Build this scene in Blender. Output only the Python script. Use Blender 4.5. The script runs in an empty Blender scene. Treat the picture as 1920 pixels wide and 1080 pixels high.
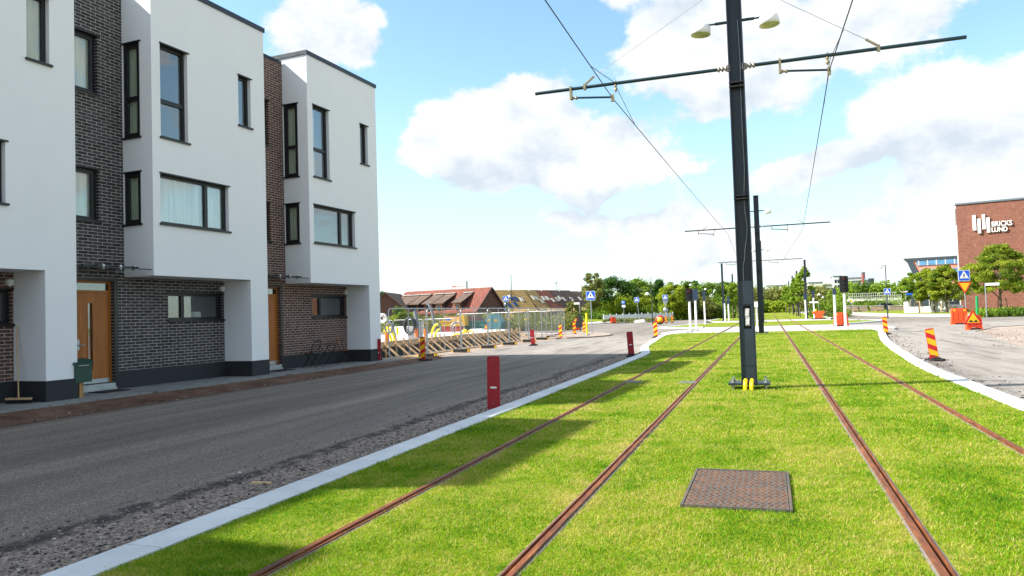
import bpy, math, random
import numpy as np
from mathutils import Vector, Matrix
random.seed(7); RNG=np.random.default_rng(7)
sc=bpy.context.scene
col=bpy.context.scene.collection
R=math.radians; PI=math.pi
# ---------------------------------------------------------------- camera model (metres; y runs along the tram track)
F,CX,CY=1394.,960.,540.
YAW,PITCH,ROLL,EYE=R(19.0),R(2.1),0.031,1.51
_f=Vector((-math.sin(YAW)*math.cos(PITCH),math.cos(YAW)*math.cos(PITCH),math.sin(PITCH)))
_r=Vector((math.cos(YAW),math.sin(YAW),0)); _u=_r.cross(_f)
RT=_r*math.cos(ROLL)-_u*math.sin(ROLL); UP=_u*math.cos(ROLL)+_r*math.sin(ROLL)
CAM=Vector((0,0,EYE))
def ray(px,py): return _f+RT*((px-CX)/F)-UP*((py-CY)/F)
def gnd(px,py,z=-.1):
    d=ray(px,py); p=CAM+d*((z-EYE)/d.z); return Vector((p.x,p.y,z))
def atY(px,py,Y):
    d=ray(px,py); return CAM+d*(Y/d.y)
def colY(px,Y,z=-.1,py=590):
    p=atY(px,py,Y); return Vector((p.x,Y,z))
def ztop(xy,py):
    a,b=0.,10.
    def row(z):
        v=Vector((xy[0],xy[1],z))-CAM; return CY-F*v.dot(UP)/v.dot(_f)
    ra,rb=row(a),row(b); return a+(py-ra)/(rb-ra)*(b-a)
# ---------------------------------------------------------------- scene helpers
def link(o,parent=None):
    col.objects.link(o)
    if parent is not None: o.parent=parent
    return o
def tag(o,label=None,cat=None,group=None,kind=None):
    if label: o['label']=label
    if cat: o['category']=cat
    if group: o['group']=group
    if kind: o['kind']=kind
    return o
def thing(name,label,cat,loc=(0,0,0),rz=0,group=None):
    o=bpy.data.objects.new(name,None); o.empty_display_size=.2; col.objects.link(o)
    o.location=loc; o.rotation_euler=(0,0,rz); return tag(o,label,cat,group)
def copy_tree(o,parent=None):
    c=o.copy(); col.objects.link(c)
    if parent is not None: c.parent=parent
    for ch in list(o.children): copy_tree(ch,c)
    return c
def place(o,loc,rz=0,label=None,group=None,tilt=(0,0)):
    o.location=loc; o.rotation_euler=(tilt[0],tilt[1],rz)
    if label: o['label']=label
    if group: o['group']=group
    return o
class MB:
    def __init__(s): s.v=[]; s.f=[]; s.m=[]; s.sm=[]; s.c=[]
    def cut(s): s.c.append((len(s.v),len(s.f))); return s
    def each(s,name,mats,parent=None):
        """one object per piece: a piece ends at each cut()"""
        out=[]; pv=pf=0
        for (v,f) in s.c+[(len(s.v),len(s.f))]:
            if f>pf:
                m=MB(); m.v=s.v[pv:v]; m.f=[tuple(i-pv for i in q) for q in s.f[pf:f]]; m.m=s.m[pf:f]; m.sm=s.sm[pf:f]; out.append(m.build(name,mats,parent))
            pv,pf=v,f
        return out
    def add(s,vs,fs,mi=0,smooth=False):
        n=len(s.v); s.v+= [tuple(v) for v in vs]
        for f in fs: s.f.append(tuple(n+i for i in f)); s.m.append(mi); s.sm.append(smooth)
        return s
    def quad(s,a,b,c,d,mi=0): return s.add([a,b,c,d],[(0,1,2,3)],mi)
    def box(s,x0,x1,y0,y1,z0,z1,mi=0,rot=None,at=None):
        vs=[Vector(p) for p in ((x0,y0,z0),(x1,y0,z0),(x1,y1,z0),(x0,y1,z0),(x0,y0,z1),(x1,y0,z1),(x1,y1,z1),(x0,y1,z1))]
        if rot is not None: vs=[rot@v for v in vs]
        if at is not None: vs=[v+Vector(at) for v in vs]
        return s.add(vs,[(0,3,2,1),(4,5,6,7),(0,1,5,4),(1,2,6,5),(2,3,7,6),(3,0,4,7)],mi)
    def bar(s,a,b,w,h=None,mi=0,up=(0,0,1)):
        a=Vector(a);b=Vector(b);h=h or w; d=(b-a).normalized(); u=Vector(up)
        if abs(d.dot(u))>.98: u=Vector((0,1,0))
        x=d.cross(u).normalized(); z=x.cross(d)
        vs=[]
        for p in (a,b):
            for i,j in ((-1,-1),(1,-1),(1,1),(-1,1)): vs.append(p+x*(i*w/2)+z*(j*h/2))
        return s.add(vs,[(0,1,2,3),(7,6,5,4),(0,4,5,1),(1,5,6,2),(2,6,7,3),(3,7,4,0)],mi)
    def tube(s,pts,r,n=8,mi=0,cap=True):
        pts=[Vector(p) for p in pts]; rs=r if isinstance(r,(list,tuple)) else [r]*len(pts)
        vs=[];prev=None
        for i,p in enumerate(pts):
            d=(pts[min(i+1,len(pts)-1)]-pts[max(i-1,0)]).normalized()
            if prev is None:
                u=Vector((0,0,1)) if abs(d.z)<.9 else Vector((0,1,0)); x=d.cross(u).normalized()
            else:
                x=(prev-d*prev.dot(d)).normalized()
            prev=x; y=d.cross(x)
            for k in range(n):
                t=2*PI*k/n; vs.append(p+(x*math.cos(t)+y*math.sin(t))*rs[i])
        fs=[]
        for i in range(len(pts)-1):
            for k in range(n): a=i*n+k;b=i*n+(k+1)%n; fs.append((a,b,b+n,a+n))
        s.add(vs,fs,mi,True)
        if cap: s.add(vs[:n],[tuple(range(n-1,-1,-1))],mi); s.add(vs[-n:],[tuple(range(n))],mi)
        return s
    def cyl(s,p,r,h,n=14,mi=0,r2=None):
        p=Vector(p); return s.tube([p,p+Vector((0,0,h))],[r,r if r2 is None else r2],n,mi)
    def lathe(s,prof,n=20,mi=0,at=(0,0,0),rot=None):
        vs=[]
        for (r,z) in prof:
            for k in range(n):
                t=2*PI*k/n; v=Vector((r*math.cos(t),r*math.sin(t),z))
                if rot is not None: v=rot@v
                vs.append(v+Vector(at))
        fs=[]
        for i in range(len(prof)-1):
            for k in range(n): a=i*n+k;b=i*n+(k+1)%n; fs.append((a,b,b+n,a+n))
        return s.add(vs,fs,mi,True)
    def prism(s,poly,thick,O=(0,0,0),U=(1,0,0),V=(0,0,1),mi=0):
        """polygon in the (U,V) plane through O, extruded by thick along U x V (front face at O)"""
        O=Vector(O);U=Vector(U);V=Vector(V);N=U.cross(V)
        n=len(poly); fr=[O+U*a+V*b for a,b in poly]; bk=[p-N*thick for p in fr]
        fs=[tuple(range(n)),tuple(range(2*n-1,n-1,-1))]
        for i in range(n): j=(i+1)%n; fs.append((j,i,i+n,j+n))
        return s.add(fr+bk,fs,mi)
    def torus(s,c,R_,r,n=24,m=8,mi=0,rot=None,sx=1):
        pts=[]
        for k in range(n+1):
            t=2*PI*k/n; v=Vector((R_*math.cos(t)*sx,0,R_*math.sin(t)))
            if rot is not None: v=rot@v
            pts.append(v+Vector(c))
        return s.tube(pts,r,m,mi,cap=False)
    def build(s,name,mats,parent=None,loc=None):
        me=bpy.data.meshes.new(name); me.from_pydata(s.v,[],s.f)
        if not isinstance(mats,(list,tuple)): mats=[mats]
        for m in mats: me.materials.append(m)
        me.polygons.foreach_set('material_index',s.m); me.polygons.foreach_set('use_smooth',s.sm); me.update()
        o=bpy.data.objects.new(name,me); link(o,parent)
        if loc is not None: o.location=loc
        return o
def npmesh(name,V,faces,mat,parent=None,tint=None,smooth=False):
    """V (n,3), faces (m,k) all with k corners; tint: one float per face"""
    me=bpy.data.meshes.new(name); n=len(V); m,k=faces.shape
    me.vertices.add(n); me.vertices.foreach_set('co',np.asarray(V,np.float32).ravel())
    me.loops.add(m*k); me.loops.foreach_set('vertex_index',faces.astype(np.int32).ravel())
    me.polygons.add(m); me.polygons.foreach_set('loop_start',np.arange(0,m*k,k,dtype=np.int32))
    if smooth: me.polygons.foreach_set('use_smooth',np.ones(m,bool))
    me.materials.append(mat); me.update(calc_edges=True)
    if tint is not None:
        a=me.attributes.new('tint','FLOAT','FACE'); a.data.foreach_set('value',np.asarray(tint,np.float32))
    o=bpy.data.objects.new(name,me); return link(o,parent)
# ---------------------------------------------------------------- materials
def hx(s):
    s=s.lstrip('#'); out=[]
    for i in (0,2,4):
        c=int(s[i:i+2],16)/255; out.append(c/12.92 if c<=.04045 else ((c+.055)/1.055)**2.4)
    return (*out,1)
class NT:
    def __init__(s,name):
        s.mat=bpy.data.materials.new(name); s.mat.use_nodes=True; s.t=s.mat.node_tree; s.t.nodes.clear()
        s.out=s.n('ShaderNodeOutputMaterial'); s.bsdf=s.n('ShaderNodeBsdfPrincipled'); s.l(s.bsdf.outputs[0],s.out.inputs[0])
    def n(s,typ,**kw):
        nd=s.t.nodes.new(typ)
        for k,v in kw.items(): setattr(nd,k,v)
        return nd
    def l(s,a,b): s.t.links.new(a,b)
    def val(s,sock,v):
        if hasattr(v,'is_output') or isinstance(v,bpy.types.NodeSocket): s.l(v,sock)
        else: sock.default_value=v
    def coord(s,scale=(1,1,1),kind='Object',rot=(0,0,0)):
        tc=s.n('ShaderNodeTexCoord'); mp=s.n('ShaderNodeMapping'); s.l(tc.outputs[kind],mp.inputs[0])
        mp.inputs['Scale'].default_value=scale; mp.inputs['Rotation'].default_value=rot; return mp.outputs[0]
    def noise(s,vec,scale,detail=4,rough=.55,dist=0):
        nd=s.n('ShaderNodeTexNoise'); s.l(vec,nd.inputs['Vector']); nd.inputs['Scale'].default_value=scale
        nd.inputs['Detail'].default_value=detail; nd.inputs['Roughness'].default_value=rough; nd.inputs['Distortion'].default_value=dist; return nd.outputs[0]
    def ramp(s,fac,stops):
        nd=s.n('ShaderNodeValToRGB'); s.l(fac,nd.inputs[0]); el=nd.color_ramp.elements
        while len(el)<len(stops): el.new(.5)
        for e,(p,c) in zip(el,stops):
            e.position=p; e.color=c if len(c)==4 else (*c,1)
        return nd.outputs[0]
    def mix(s,fac,a,b,blend='MIX'):
        nd=s.n('ShaderNodeMix',data_type='RGBA',blend_type=blend); s.val(nd.inputs[0],fac); s.val(nd.inputs[6],a); s.val(nd.inputs[7],b); return nd.outputs[2]
    def math(s,op,a,b=0,c=0,clamp=False):
        nd=s.n('ShaderNodeMath',operation=op,use_clamp=clamp); s.val(nd.inputs[0],a); s.val(nd.inputs[1],b); s.val(nd.inputs[2],c); return nd.outputs[0]
    def maprange(s,v,a,b,c=0,d=1):
        nd=s.n('ShaderNodeMapRange',interpolation_type='SMOOTHSTEP'); s.l(v,nd.inputs[0])
        for i,x in enumerate((a,b,c,d)): nd.inputs[i+1].default_value=x
        return nd.outputs[0]
    def sep(s,vec):
        nd=s.n('ShaderNodeSeparateXYZ'); s.l(vec,nd.inputs[0]); return nd.outputs
    def grey(s,c):
        nd=s.n('ShaderNodeSeparateColor'); s.l(c,nd.inputs[0]); return nd.outputs[0]
    def bump(s,h,strength=.4,dist=.01):
        nd=s.n('ShaderNodeBump'); s.l(h,nd.inputs['Height']); nd.inputs['Strength'].default_value=strength; nd.inputs['Distance'].default_value=dist
        s.l(nd.outputs[0],s.bsdf.inputs['Normal'])
    def attr(s,name):
        nd=s.n('ShaderNodeAttribute'); nd.attribute_name=name; return nd.outputs['Fac']
    def fin(s,color=None,rough=.7,metal=0,spec=None):
        if color is not None: s.val(s.bsdf.inputs['Base Color'],color)
        s.val(s.bsdf.inputs['Roughness'],rough); s.bsdf.inputs['Metallic'].default_value=metal
        if spec is not None: s.bsdf.inputs['Specular IOR Level'].default_value=spec
        return s.mat
_pm={}
def paint(name,c,rough=.5,metal=0,var=.12,scale=6,bump=0,spec=None):
    """a plain coat with slight mottling, so no surface is perfectly uniform"""
    if name in _pm: return _pm[name]
    t=NT(name); c=hx(c) if isinstance(c,str) else (*c,1) if len(c)==3 else c
    v=t.coord(); n=t.noise(v,scale,5,.6)
    d=tuple(x*(1-var) for x in c[:3])+(1,); h=tuple(min(1,x*(1+var)) for x in c[:3])+(1,)
    cc=t.ramp(n,[(.3,d),(.7,h)])
    if bump: t.bump(t.noise(v,scale*8,4),bump,.005)
    rr=t.math('MULTIPLY_ADD',n,.25,rough-.12,True)
    _pm[name]=t.fin(cc,rr,metal,spec); return _pm[name]
def m_brick(name,c1,c2,mortar,axis='y',pale=False):
    t=NT(name); v=t.coord(); x,y,z=t.sep(v)[:3]
    cb=t.n('ShaderNodeCombineXYZ'); t.l(y if axis=='y' else x,cb.inputs[0]); t.l(z,cb.inputs[1])
    b=t.n('ShaderNodeTexBrick'); t.l(cb.outputs[0],b.inputs['Vector'])
    b.offset=.5; b.inputs['Scale'].default_value=1; b.inputs['Brick Width'].default_value=.255; b.inputs['Row Height'].default_value=.077
    b.inputs['Mortar Size'].default_value=.0075; b.inputs['Mortar Smooth'].default_value=.15; b.inputs['Bias'].default_value=-.1
    b.inputs['Color1'].default_value=hx(c1); b.inputs['Color2'].default_value=hx(c2); b.inputs['Mortar'].default_value=hx(mortar)
    n=t.noise(v,9,5,.65); n2=t.noise(v,1.2,3)
    cc=t.mix(.75,b.outputs['Color'],t.ramp(n,[(.3,(.55,.55,.58)),(.72,(1.4,1.35,1.3))]),'MULTIPLY')
    cc=t.mix(.35,cc,t.ramp(n2,[(.3,(.75,.75,.77)),(.7,(1.2,1.18,1.15))]),'MULTIPLY')
    if pale:
        ps=t.noise(t.coord((1.6,1.6,9)),1.1,5,.7); cc=t.mix(t.math('MULTIPLY',t.maprange(ps,.56,.68),.65),cc,hx('#b99a88'))
    h=t.math('MULTIPLY_ADD',n,.25,t.math('SUBTRACT',1,b.outputs['Fac']))
    t.bump(h,.7,.01)
    return t.fin(cc,.85)
def m_stucco():
    t=NT('white_stucco'); v=t.coord(); n=t.noise(v,.7,5,.6); f=t.noise(v,120,3,.6)
    st=t.noise(t.coord((6,6,.35)),1.2,4,.6)
    c=t.ramp(n,[(.25,(.79,.795,.81)),(.75,(.83,.835,.845))])
    c=t.mix(.05,c,t.ramp(t.noise(v,2.3,6,.7),[(.35,(.75,.75,.74)),(.6,(1,1,1))]),'MULTIPLY')
    t.bump(f,.28,.004); return t.fin(c,.9,spec=.2)
def m_wood(name,c1,c2,scale=(30,30,1.6),rough=.5):
    t=NT(name); v=t.coord(scale); n=t.noise(v,1,6,.65,.6); n2=t.noise(t.coord((2,2,.3)),2,3)
    c=t.ramp(n,[(.25,hx(c1)),(.75,hx(c2))]); c=t.mix(.4,c,t.ramp(n2,[(.3,(.7,.68,.66)),(.7,(1.15,1.12,1.1))]),'MULTIPLY')
    t.bump(n,.15,.003); return t.fin(c,rough)
def m_pane():
    t=NT('window_glass'); t.t.nodes.remove(t.bsdf)
    tr=t.n('ShaderNodeBsdfTransparent'); tr.inputs[0].default_value=(.93,.96,.95,1)
    gl=t.n('ShaderNodeBsdfGlossy'); gl.inputs['Roughness'].default_value=.015; gl.inputs['Color'].default_value=(.95,.98,1,1)
    fr=t.n('ShaderNodeLayerWeight'); fr.inputs[0].default_value=.5
    k=t.math('MULTIPLY_ADD',t.math('POWER',fr.outputs['Facing'],3.2),.9,.10,True)
    mx=t.n('ShaderNodeMixShader'); t.l(k,mx.inputs[0]); t.l(tr.outputs[0],mx.inputs[1]); t.l(gl.outputs[0],mx.inputs[2]); t.l(mx.outputs[0],t.out.inputs[0])
    return t.mat
def m_curtain(name,c):
    t=NT(name); v=t.coord((1,1,.05)); w=t.noise(v,14,3,.5); c=hx(c)
    cc=t.ramp(w,[(.3,tuple(x*.7 for x in c[:3])),(.65,c)]); t.bump(w,.5,.03)
    return t.fin(cc,.9)
def m_leaf(name,lo,hi,trans=.35):
    t=NT(name); a=t.attr('tint'); c=t.ramp(a,[(0,hx(lo)),(1,hx(hi))])
    t.fin(c,.55,spec=.25)
    tl=t.n('ShaderNodeBsdfTranslucent'); t.l(t.mix(.5,c,(.5,.75,.05,1),'MULTIPLY'),tl.inputs[0])
    tl2=t.mix(0,c,c); t.l(tl2,tl.inputs[0])
    mx=t.n('ShaderNodeMixShader'); mx.inputs[0].default_value=trans; t.l(t.bsdf.outputs[0],mx.inputs[1]); t.l(tl.outputs[0],mx.inputs[2]); t.l(mx.outputs[0],t.out.inputs[0])
    return t.mat
STUCCO=m_stucco(); GLASS=m_pane()
BRICK_DARK=m_brick('dark_brick','#2c292b','#4b464b','#a9a8a3'); BRICK_BROWN=m_brick('brown_brick','#4a322c','#664a42','#b9aba2')
FRAME=paint('black_window_frame','#16171a',.4,0,.1); PLINTH=paint('dark_plinth','#24272c',.75,0,.14,4,.25)
COPING=paint('slate_blue_metal','#27323c',.4,.2,.1); OAK=m_wood('oak_door','#80450d','#bb7122')
TIMBER=m_wood('raw_timber','#b08c62','#d9bb92',(12,12,12),.7); PALEWOOD=m_wood('pale_wood','#c4a277','#dcc29a')
STEEL=paint('galvanised_steel','#a7adb2',.38,.75,.1); DARKSTEEL=paint('mast_paint','#262e37',.42,.25,.12,3); ARMPAINT=paint('arm_paint','#17323a',.4,.2,.1)
WHITE=paint('white_enamel','#e8e8e6',.4,0,.05); RUBBER=paint('black_rubber','#1a1a1c',.8,0,.2,8,.3)
RED=paint('board_red','#9c0b1b',.5,0,.22,9); SRED=paint('stripe_red','#c4161c',.45,0,.1,5); YEL=paint('stripe_yellow','#f2b90c',.45,0,.06,5); ORANGE=paint('barrier_orange','#e8501c',.45,0,.12,5)
BLUE=paint('sign_blue','#1357c4',.4,0,.06); BLACK=paint('matt_black','#0c0c0e',.6,0,.1); SIGNGREY=paint('sign_back_grey','#6d7880',.45,.3,.1)
CURT_W=m_curtain('white_curtain','#eef1ee'); CURT_C=m_curtain('cream_blind','#e6e3cb'); CURT_G=m_curtain('sage_blind','#d2d8be'); DARKROOM=paint('dark_room','#2c3136',.9)
# ---------------------------------------------------------------- ground, roads, kerbs, lawn (the setting)
def struct(o): o['kind']='structure'; return o
def sheet(name,poly,z,mat,hole=None):
    import bmesh
    bm=bmesh.new(); vs=[bm.verts.new((p[0],p[1],z if len(p)<3 else p[2])) for p in poly]; bm.faces.new(vs)
    bmesh.ops.triangulate(bm,faces=bm.faces[:]); me=bpy.data.meshes.new(name); bm.normal_update()
    for f in bm.faces:
        if f.normal.z<0: f.normal_flip()
    bm.to_mesh(me); bm.free(); me.materials.append(mat); o=bpy.data.objects.new(name,me); return struct(link(o))
def m_ground():
    t=NT('dusty_gravel_ground'); v=t.coord(); n=t.noise(v,.35,6,.6); f=t.noise(v,45,4,.7); vo=t.n('ShaderNodeTexVoronoi'); t.l(v,vo.inputs['Vector']); vo.inputs['Scale'].default_value=28
    c=t.ramp(n,[(.3,hx('#94857a')),(.7,hx('#b5a69a'))]); c=t.mix(.5,c,t.ramp(f,[(.3,(.6,.58,.57)),(.72,(1.35,1.32,1.3))]),'MULTIPLY')
    c=t.mix(.25,c,t.grey(vo.outputs['Color']),'OVERLAY')
    d=t.n('ShaderNodeVectorMath',operation='LENGTH'); t.l(v,d.inputs[0]); far=t.maprange(d.outputs['Value'],130,260)
    c=t.mix(far,c,t.ramp(n,[(.35,hx('#6d7d3a')),(.65,hx('#8b8f52'))]))
    t.bump(t.math('ADD',f,vo.outputs['Distance']),.8,.03); return t.fin(c,.95,spec=.15)
def m_asphalt():
    t=NT('dusty_asphalt'); v=t.coord(); X,Y,Z=t.sep(v)[:3]
    fine=t.noise(v,85,4,.75); mid=t.noise(v,26,4,.7); vo=t.n('ShaderNodeTexVoronoi'); t.l(v,vo.inputs['Vector']); vo.inputs['Scale'].default_value=75
    big=t.noise(v,.22,5,.6,.5); streak=t.noise(t.coord((.75,.05,1)),1.0,6,.66,.7); streak2=t.noise(t.coord((2.6,.12,1)),1.0,5,.66,.6)
    base=t.ramp(streak,[(.28,hx('#54504b')),(.72,hx('#867f77'))])
    base=t.mix(.55,base,t.ramp(streak2,[(.35,(.74,.74,.75)),(.65,(1.2,1.19,1.17))]),'MULTIPLY')
    base=t.mix(.3,base,t.ramp(big,[(.3,(.72,.72,.74)),(.7,(1.25,1.22,1.18))]),'MULTIPLY')
    agg=t.ramp(t.grey(vo.outputs['Color']),[(.15,(.55,.55,.56)),(.6,(1,1,1)),(.95,(1.9,1.8,1.7))])
    base=t.mix(.5,base,agg,'MULTIPLY'); base=t.mix(.85,base,t.ramp(fine,[(.36,(.30,.30,.31)),(.64,(1.8,1.78,1.75))]),'MULTIPLY')
    base=t.mix(.5,base,t.ramp(mid,[(.3,(.75,.75,.76)),(.7,(1.25,1.23,1.2))]),'MULTIPLY')
    # dry pale dust lying on the stretch beyond the houses and on the right-hand road
    dl=t.math('MULTIPLY',t.maprange(Y,25,31),t.math('SUBTRACT',1,t.maprange(Y,43,60))); dr=t.math('MULTIPLY',t.maprange(X,2,5),t.math('SUBTRACT',1,t.maprange(Y,62,80)))
    dust=t.math('MAXIMUM',dl,t.math('MULTIPLY',dr,1.0)); dust=t.math('MAXIMUM',dust,t.math('MULTIPLY',t.maprange(Y,40,60),.35))
    pat=t.math('ADD',t.math('MULTIPLY',streak2,.6),t.math('MULTIPLY',t.noise(v,.5,6,.62,1.),.5))
    tyre=t.maprange(t.noise(t.coord((.9,.16,1),rot=(0,0,.5)),1.,5,.6,1.5),.52,.6)
    dust=t.math('MULTIPLY',dust,t.math('SUBTRACT',1,t.math('MULTIPLY',tyre,.55)))
    dust=t.math('MULTIPLY',dust,t.maprange(pat,.36,.62,.35,.97))
    base=t.mix(dust,base,t.ramp(mid,[(.3,hx('#86807a')),(.7,hx('#a8a199'))]))
    # loose grit and a soft dark joint along the kerb strips
    w=t.math('MULTIPLY_ADD',t.noise(v,1.1,5,.65),1.1,-.55)
    e1=t.math('ADD',t.math('ADD',X,w),5.45); grit=t.maprange(e1,-.25,.35)
    left=t.maprange(X,0,-2); nearL=t.math('MULTIPLY',left,t.math('SUBTRACT',1,t.maprange(Y,26,32)))
    grit=t.math('MULTIPLY',grit,nearL)
    w2=t.math('MULTIPLY_ADD',t.noise(v,.9,5,.7),.8,-.4)
    gl=t.math('MULTIPLY',t.maprange(t.math('ADD',X,w2),-11.6,-12.5),t.math('SUBTRACT',1,t.maprange(Y,24,30)))
    vo2=t.n('ShaderNodeTexVoronoi'); t.l(v,vo2.inputs['Vector']); vo2.inputs['Scale'].default_value=42
    gc=t.mix(.55,t.ramp(mid,[(.3,hx('#62564f')),(.7,hx('#a4968c'))]),t.grey(vo2.outputs['Color']),'OVERLAY'); gc=t.mix(.75,gc,t.ramp(fine,[(.32,(.4,.39,.38)),(.68,(1.7,1.66,1.6))]),'MULTIPLY')
    base=t.mix(t.math('MULTIPLY',grit,.85),base,gc)
    base=t.mix(t.math('MULTIPLY',gl,.9),base,t.mix(.4,t.ramp(mid,[(.3,hx('#42332c')),(.7,hx('#6f5a4f'))]),t.grey(vo2.outputs['Color']),'OVERLAY'))
    wv=t.math('MULTIPLY_ADD',t.noise(v,.45,4,.6),.9,-.45)
    cr=t.math('ABSOLUTE',t.math('ADD',t.math('ADD',X,5.32),t.math('MULTIPLY',wv,.8))); cm=t.math('SUBTRACT',1,t.maprange(cr,.05,.2)); cm=t.math('MULTIPLY',cm,t.math('MULTIPLY',nearL,t.maprange(t.noise(v,6,4),.3,.55)))
    base=t.mix(t.math('MULTIPLY',cm,.85),base,hx('#232222'))
    h=t.math('ADD',t.math('MULTIPLY',fine,.5),t.math('ADD',vo.outputs['Distance'],t.math('MULTIPLY',mid,.5)))
    t.bump(h,.75,.012); return t.fin(base,.88,spec=.3)
def m_lawn():
    t=NT('lawn_soil_and_thatch'); v=t.coord(); n=t.noise(v,1.1,5,.62); f=t.noise(v,30,4,.7)
    c=t.ramp(n,[(.3,hx('#56710f')),(.5,hx('#7b8a1c')),(.72,hx('#a09650'))]); c=t.mix(.6,c,t.ramp(f,[(.3,(.5,.5,.4)),(.7,(1.25,1.25,1.1))]),'MULTIPLY')
    t.bump(f,.8,.03); return t.fin(c,.9,spec=.1)
def m_dirt():
    t=NT('brown_dirt'); v=t.coord(); n=t.noise(v,1.4,6,.65); f=t.noise(v,40,4,.7); vo=t.n('ShaderNodeTexVoronoi'); t.l(v,vo.inputs['Vector']); vo.inputs['Scale'].default_value=30
    c=t.ramp(n,[(.3,hx('#573f35')),(.7,hx('#8c7162'))]); c=t.mix(.6,c,t.ramp(f,[(.3,(.6,.57,.55)),(.72,(1.35,1.33,1.3))]),'MULTIPLY'); c=t.mix(.2,c,t.grey(vo.outputs['Color']),'OVERLAY')
    t.bump(t.math('ADD',t.math('MULTIPLY',n,1.5),f),1,.05); return t.fin(c,.95,spec=.15)
def m_concrete(name,c1,c2,grid=None,speck=.35,joints=False):
    t=NT(name); v=t.coord(); n=t.noise(v,1.3,5,.62); f=t.noise(v,160,3,.75)
    c=t.ramp(n,[(.3,hx(c1)),(.7,hx(c2))]); c=t.mix(speck,c,t.ramp(f,[(.3,(.55,.55,.56)),(.7,(1.3,1.3,1.3))]),'MULTIPLY')
    if grid:
        b=t.n('ShaderNodeTexBrick'); t.l(v,b.inputs['Vector']); b.inputs['Scale'].default_value=1; b.inputs['Brick Width'].default_value=grid[0]; b.inputs['Row Height'].default_value=grid[1]; b.inputs['Mortar Size'].default_value=.012; b.offset=grid[2]
        b.inputs['Color1'].default_value=(1,1,1,1); b.inputs['Color2'].default_value=(.86,.86,.87,1); b.inputs['Mortar'].default_value=(.45,.43,.42,1)
        c=t.mix(1,c,b.outputs['Color'],'MULTIPLY')
    if joints:
        Y=t.sep(v)[1]; fr=t.math('FRACT',Y); j=t.math('LESS_THAN',fr,.011); st=t.noise(v,2.2,4,.65)
        c=t.mix(.3,c,t.ramp(st,[(.3,(.72,.71,.69)),(.6,(1.05,1.05,1.05))]),'MULTIPLY'); c=t.mix(t.math('MULTIPLY',j,.45),c,(.12,.115,.10,1))
    t.bump(f,.35,.006); return t.fin(c,.85,spec=.25)
GROUND=m_ground(); ASPHALT=m_asphalt(); LAWN=m_lawn(); DIRT=m_dirt()
KERB=m_concrete('granite_kerb','#c2c6c9','#d9dcde',None,.3,True); SLAB=m_concrete('pavement_slabs','#7c7e7c','#949592',(.5,.35,.5)); PALE=m_concrete('pale_paving','#b4b0aa','#cac6c0',(1.2,.6,.5),.2)
ZR=-.1
sheet('ground',[(-3000,-600),(3000,-600),(3000,4000),(-3000,4000)],-.125,GROUND)
# left street, junction and right street as one asphalt sheet
road=[(-12.45,-15),(-4.28,-15),(-4.28,27),(-4.7,27),(-5.35,35),(-6.4,46),(-6.6,49.4),(6.5,49.4),(5.9,46),(4.6,34),(3.75,23.5),(3.6,18),(3.5,-15),(6.5,-15),(7.0,20),(8.3,31),(10.2,45),(13,52.5),(18,57),(60,58),(60,79.8),(30,85.8),(22,88.3),(17.5,91.8),(13.5,107.8),(11,150),(10.8,330),(7.2,330),(7.2,84),(6,84),(-5.5,84),(-7.6,95),(-7.6,330),(-14,330),(-14,150),(-16.5,116),(-22,101),(-46,88),(-46,72),(-20,66),(-14.4,58),(-12.7,52),(-12.6,26)]
sheet('road',road,ZR,ASPHALT)
# dirt strip between the asphalt and the pavement in front of the houses
FA=R(3.0); P0=gnd(699,679,0); DV=Vector((math.sin(FA),math.cos(FA),0)); NV=Vector((DV.y,-DV.x,0))
def fpt(s,n,z=0): return P0+DV*s+NV*n+Vector((0,0,z))
nn=40; mb=MB()
for i in range(nn):
    for j in range(8):
        def q(i,j):
            s=-40+i*(43.5/nn); a=fpt(s,.66); u=j/8; x=a.x*(1-u)+(-12.2)*u
            return (x,a.y,.0*(1-u)-.085*u+(RNG.random()*.02 if 0<j<8 else 0) if j<8 else -.094)
        random.seed(i*31+j)
        mb.quad(q(i,j),q(i,j+1),q(i+1,j+1),q(i+1,j))
import bmesh
o=mb.build('dirt_strip',DIRT); bm=bmesh.new(); bm.from_mesh(o.data); bmesh.ops.remove_doubles(bm,verts=bm.verts,dist=.03); bm.to_mesh(o.data); bm.free(); struct(o)
mb=MB(); pts=[]
for s in (-40,1.2): pts.append((fpt(s,.66,.035),fpt(s,-1.4,.035),fpt(s,.66,-.12)))
mb.quad(pts[0][0],pts[1][0],pts[1][1],pts[0][1]); mb.quad(pts[0][2],pts[1][2],pts[1][0],pts[0][0]); mb.quad(pts[1][2],pts[1][1]-Vector((0,0,.15)),pts[1][1],pts[1][0])
struct(mb.build('pavement',SLAB))
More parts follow.
